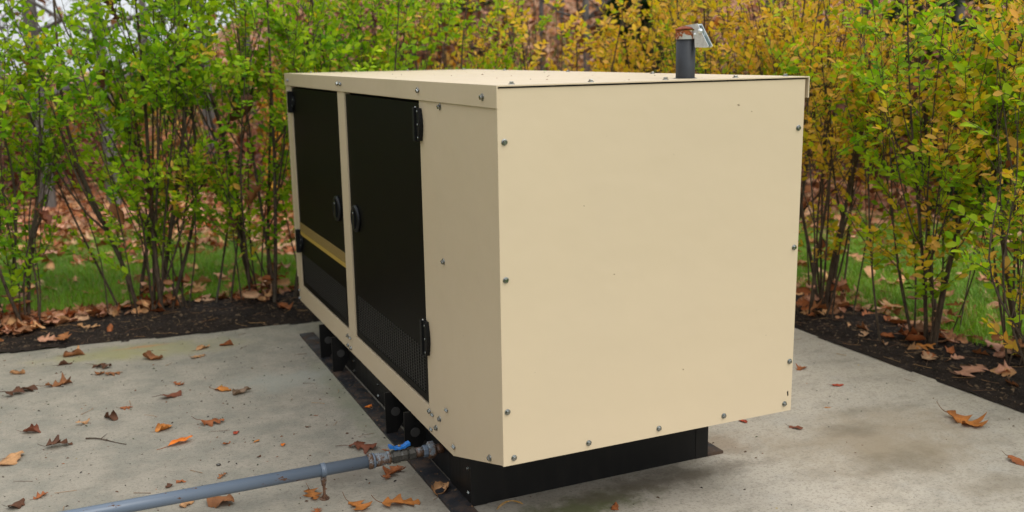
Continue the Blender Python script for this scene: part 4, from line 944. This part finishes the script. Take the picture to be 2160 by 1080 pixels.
def mass(n, fx, zmax, cols, sz, seed):
    r = np.random.default_rng(seed); x, y = fx(n, r); z = lawn_z(x, y)+zmax*r.random(n)**.8*(.7+.3*vnoise(x, y, 1.3, seed)); X, Y, Z = basis(r.normal(0, 1, (n, 3)), r.normal(0, 1, (n, 3)))
    return batch(LEAF_V*np.array([[1.3, 1, 1]]), LEAF_T, np.stack([x, y, z], -1), X, Y, Z, r.uniform(*sz, n), np.array(cols)[r.integers(0, len(cols), n)]*r.uniform(.6, 1.2, (n, 1)))
acc.add(*mass(15000, lambda n, r: (r.uniform(-8.5, -5.6, n), r.uniform(-1.5, 8, n)), 5.2, [tuple(v_*1.25 for v_ in q_) for q_ in BR[1:5]], (.10, .20), 71))  # unseen growth, added and tinted orange to warm and dim the side wall
V, T, c = acc.out(); fobj('undergrowth', V, T, 'dead_leaf', None, c, kind='stuff'); print('undergrowth', len(T)//10)

# ------------------------------------------------------------------ litter on slab and soil, small things
r = np.random.default_rng(21)
def chips(name, n, fx, fz, lo, hi, cols, mat='dead_leaf', flat=.35):
    tv = np.array([(-.5, -.3, 0), (.5, -.25, 0), (.4, .3, 0), (-.35, .28, 0), (0, 0, 1.)]); tt = np.array([(0, 1, 4), (1, 2, 4), (2, 3, 4), (3, 0, 4)])
    x, y = fx(n); z = fz(x, y); a = r.uniform(0, 2*PI, n); X = np.stack([np.cos(a), np.sin(a), 0*a], -1); Y = np.stack([-np.sin(a), np.cos(a), 0*a], -1)*r.uniform(.3, .9, (n, 1)); Z = np.tile([0, 0, flat], (n, 1))
    sz = lo*(hi/lo)**r.random(n)**1.6; V, T, c = batch(tv, tt, np.stack([x, y, z], -1), X, Y, Z, sz, np.array(cols)[r.integers(0, len(cols), n)]*r.uniform(.6, 1.3, (n, 1)))
    return fobj(name, V, T, mat, None, c, kind='stuff')
def slab_pts(n):
    x = np.concatenate([r.uniform(-2.0, -.04, n*3//4), r.uniform(.1, 2.7, n-n*3//4)]); y = np.concatenate([r.uniform(.3, 3.5, n*3//4), r.uniform(-.7, 2.9, n-n*3//4)]); y = np.minimum(y, slab_back(x)-.01)
    return x, y
def off_box(x, y): return np.full(len(x), .0006)
chips('slab_debris', 1500, slab_pts, off_box, .003, .017, [(.05, .03, .02), (.03, .022, .018), (.10, .05, .025), (.16, .07, .03), (.05, .06, .02)])
chips('slab_debris', 40, slab_pts, off_box, .008, .016, [(.30, .10, .03), (.5, .36, .04), (.2, .07, .03)], flat=.2)
def foot_pts(n): return r.uniform(-.03, .05, n), r.uniform(.4, 3.1, n)
chips('foot_debris', 160, foot_pts, lambda x, y: np.full(len(x), .0125), .004, .014, [(.14, .09, .05), (.07, .045, .03), (.22, .12, .06)])
def roof_pts(n): return r.uniform(.05, 1.15, n), r.uniform(.05, 3.2, n)
chips('roof_debris', 34, roof_pts, lambda x, y: np.full(len(x), ZT+.0045), .004, .013, [(.06, .035, .02), (.2, .08, .03), (.12, .06, .03)])
def soil_pts(n): x = r.uniform(-2.4, 2.8, n); return x, r.uniform(0, 1, n)*(soil_back(x)-slab_back(x)-.03)+slab_back(x)+.02
def soil_pts2(n): return r.uniform(2.8, 3.42, n), r.uniform(-1, 3.1, n)
MC = [(.025, .016, .011), (.04, .026, .018), (.075, .048, .03), (.15, .10, .06), (.014, .01, .007)]
chips('mulch', 9000, soil_pts, lambda x, y: soil_z(x, y)+.016, .006, .035, MC); chips('mulch', 6000, soil_pts2, lambda x, y: soil_z2(x, y)+.016, .006, .035, MC)
def needles(name, n, fx, fz, cols, L=(.04, .09)):
    acc = Acc(); x, y = fx(n); z = fz(x, y)
    for i in range(n):
        a = r.uniform(0, 2*PI); l = r.uniform(*L); u = np.linspace(-.5, .5, 5); k = r.uniform(-.5, .5); z0 = float(z[i])
        for s in ((0, .06) if r.random() < .5 else (0,)):
            P = np.stack([x[i]+u*l*math.cos(a+s)-k*u*u*l*math.sin(a), y[i]+u*l*math.sin(a+s)+k*u*u*l*math.cos(a), z0+.0015+abs(k)*.02*(u+.5)], -1)
            V, T = tube(P, np.full(5, .0008), 4); acc.add(V, T, np.array(cols[int(r.integers(len(cols)))]))
    V, T, c = acc.out(); return fobj(name, V, T, 'needle', None, c, kind='stuff')
NC = [(.34, .18, .07), (.20, .10, .045), (.42, .25, .11), (.14, .075, .04)]
needles('pine_needles', 46, slab_pts, off_box, NC)
needles('pine_needles', 230, soil_pts, lambda x, y: soil_z(x, y)+.022, NC, (.06, .13)); needles('pine_needles', 120, soil_pts2, lambda x, y: soil_z2(x, y)+.022, NC, (.06, .13))
# broken twig and pebble on the slab
acc = Acc(); u = np.linspace(0, 1, 9)
P = np.stack([-1.285+.165*u, 1.865-.145*u+.012*np.sin(u*4), .004+.003*np.sin(u*6)], -1); acc.add(*tube(P, np.linspace(.0035, .0018, 9), 6))
acc.add(*tube(P[3]+np.outer(np.linspace(0, 1, 5), [.030, .040, .006]), np.linspace(.002, .001, 5), 5))
V, T, _ = acc.out(); fobj('twig', V, T, 'shrub_bark', None, None, True, label='thin forked broken twig on the concrete beside the bright orange leaf', category='twig')
bm = bmesh.new(); bmesh.ops.create_icosphere(bm, subdivisions=2, radius=.008)
for v in bm.verts: v.co = Vector((v.co.x*1.3, v.co.y, v.co.z*.7))*(1+.15*mnoise.noise(v.co*150)); v.co.z += .005
p_ = bm_obj('pebble', bm, 'dull_brass_iron', None, 0, True, label='small grey pebble on the bare concrete behind the pipe', category='pebble'); p_.location = (-.774, 1.287, 0)
acc = Acc(); u = np.linspace(0, 1, 12); P = np.stack([.14+.10*u, .40-.02*u+.02*np.sin(u*3), .003+.012*np.sin(u*PI)], -1); acc.add(*tube(P, np.full(12, .0013), 5), np.array((.5, .26, .05)))
P = np.stack([.13+.11*u, .385+.012*u, .003+.02*np.sin(u*PI)], -1); acc.add(*tube(P, np.full(12, .0012), 5), np.array((.5, .26, .05)))
V, T, c = acc.out(); fobj('pine_needle', V, T, 'needle', None, c, True, label='orange pine needle pair on the mossy concrete under the end panel', category='pine needle')
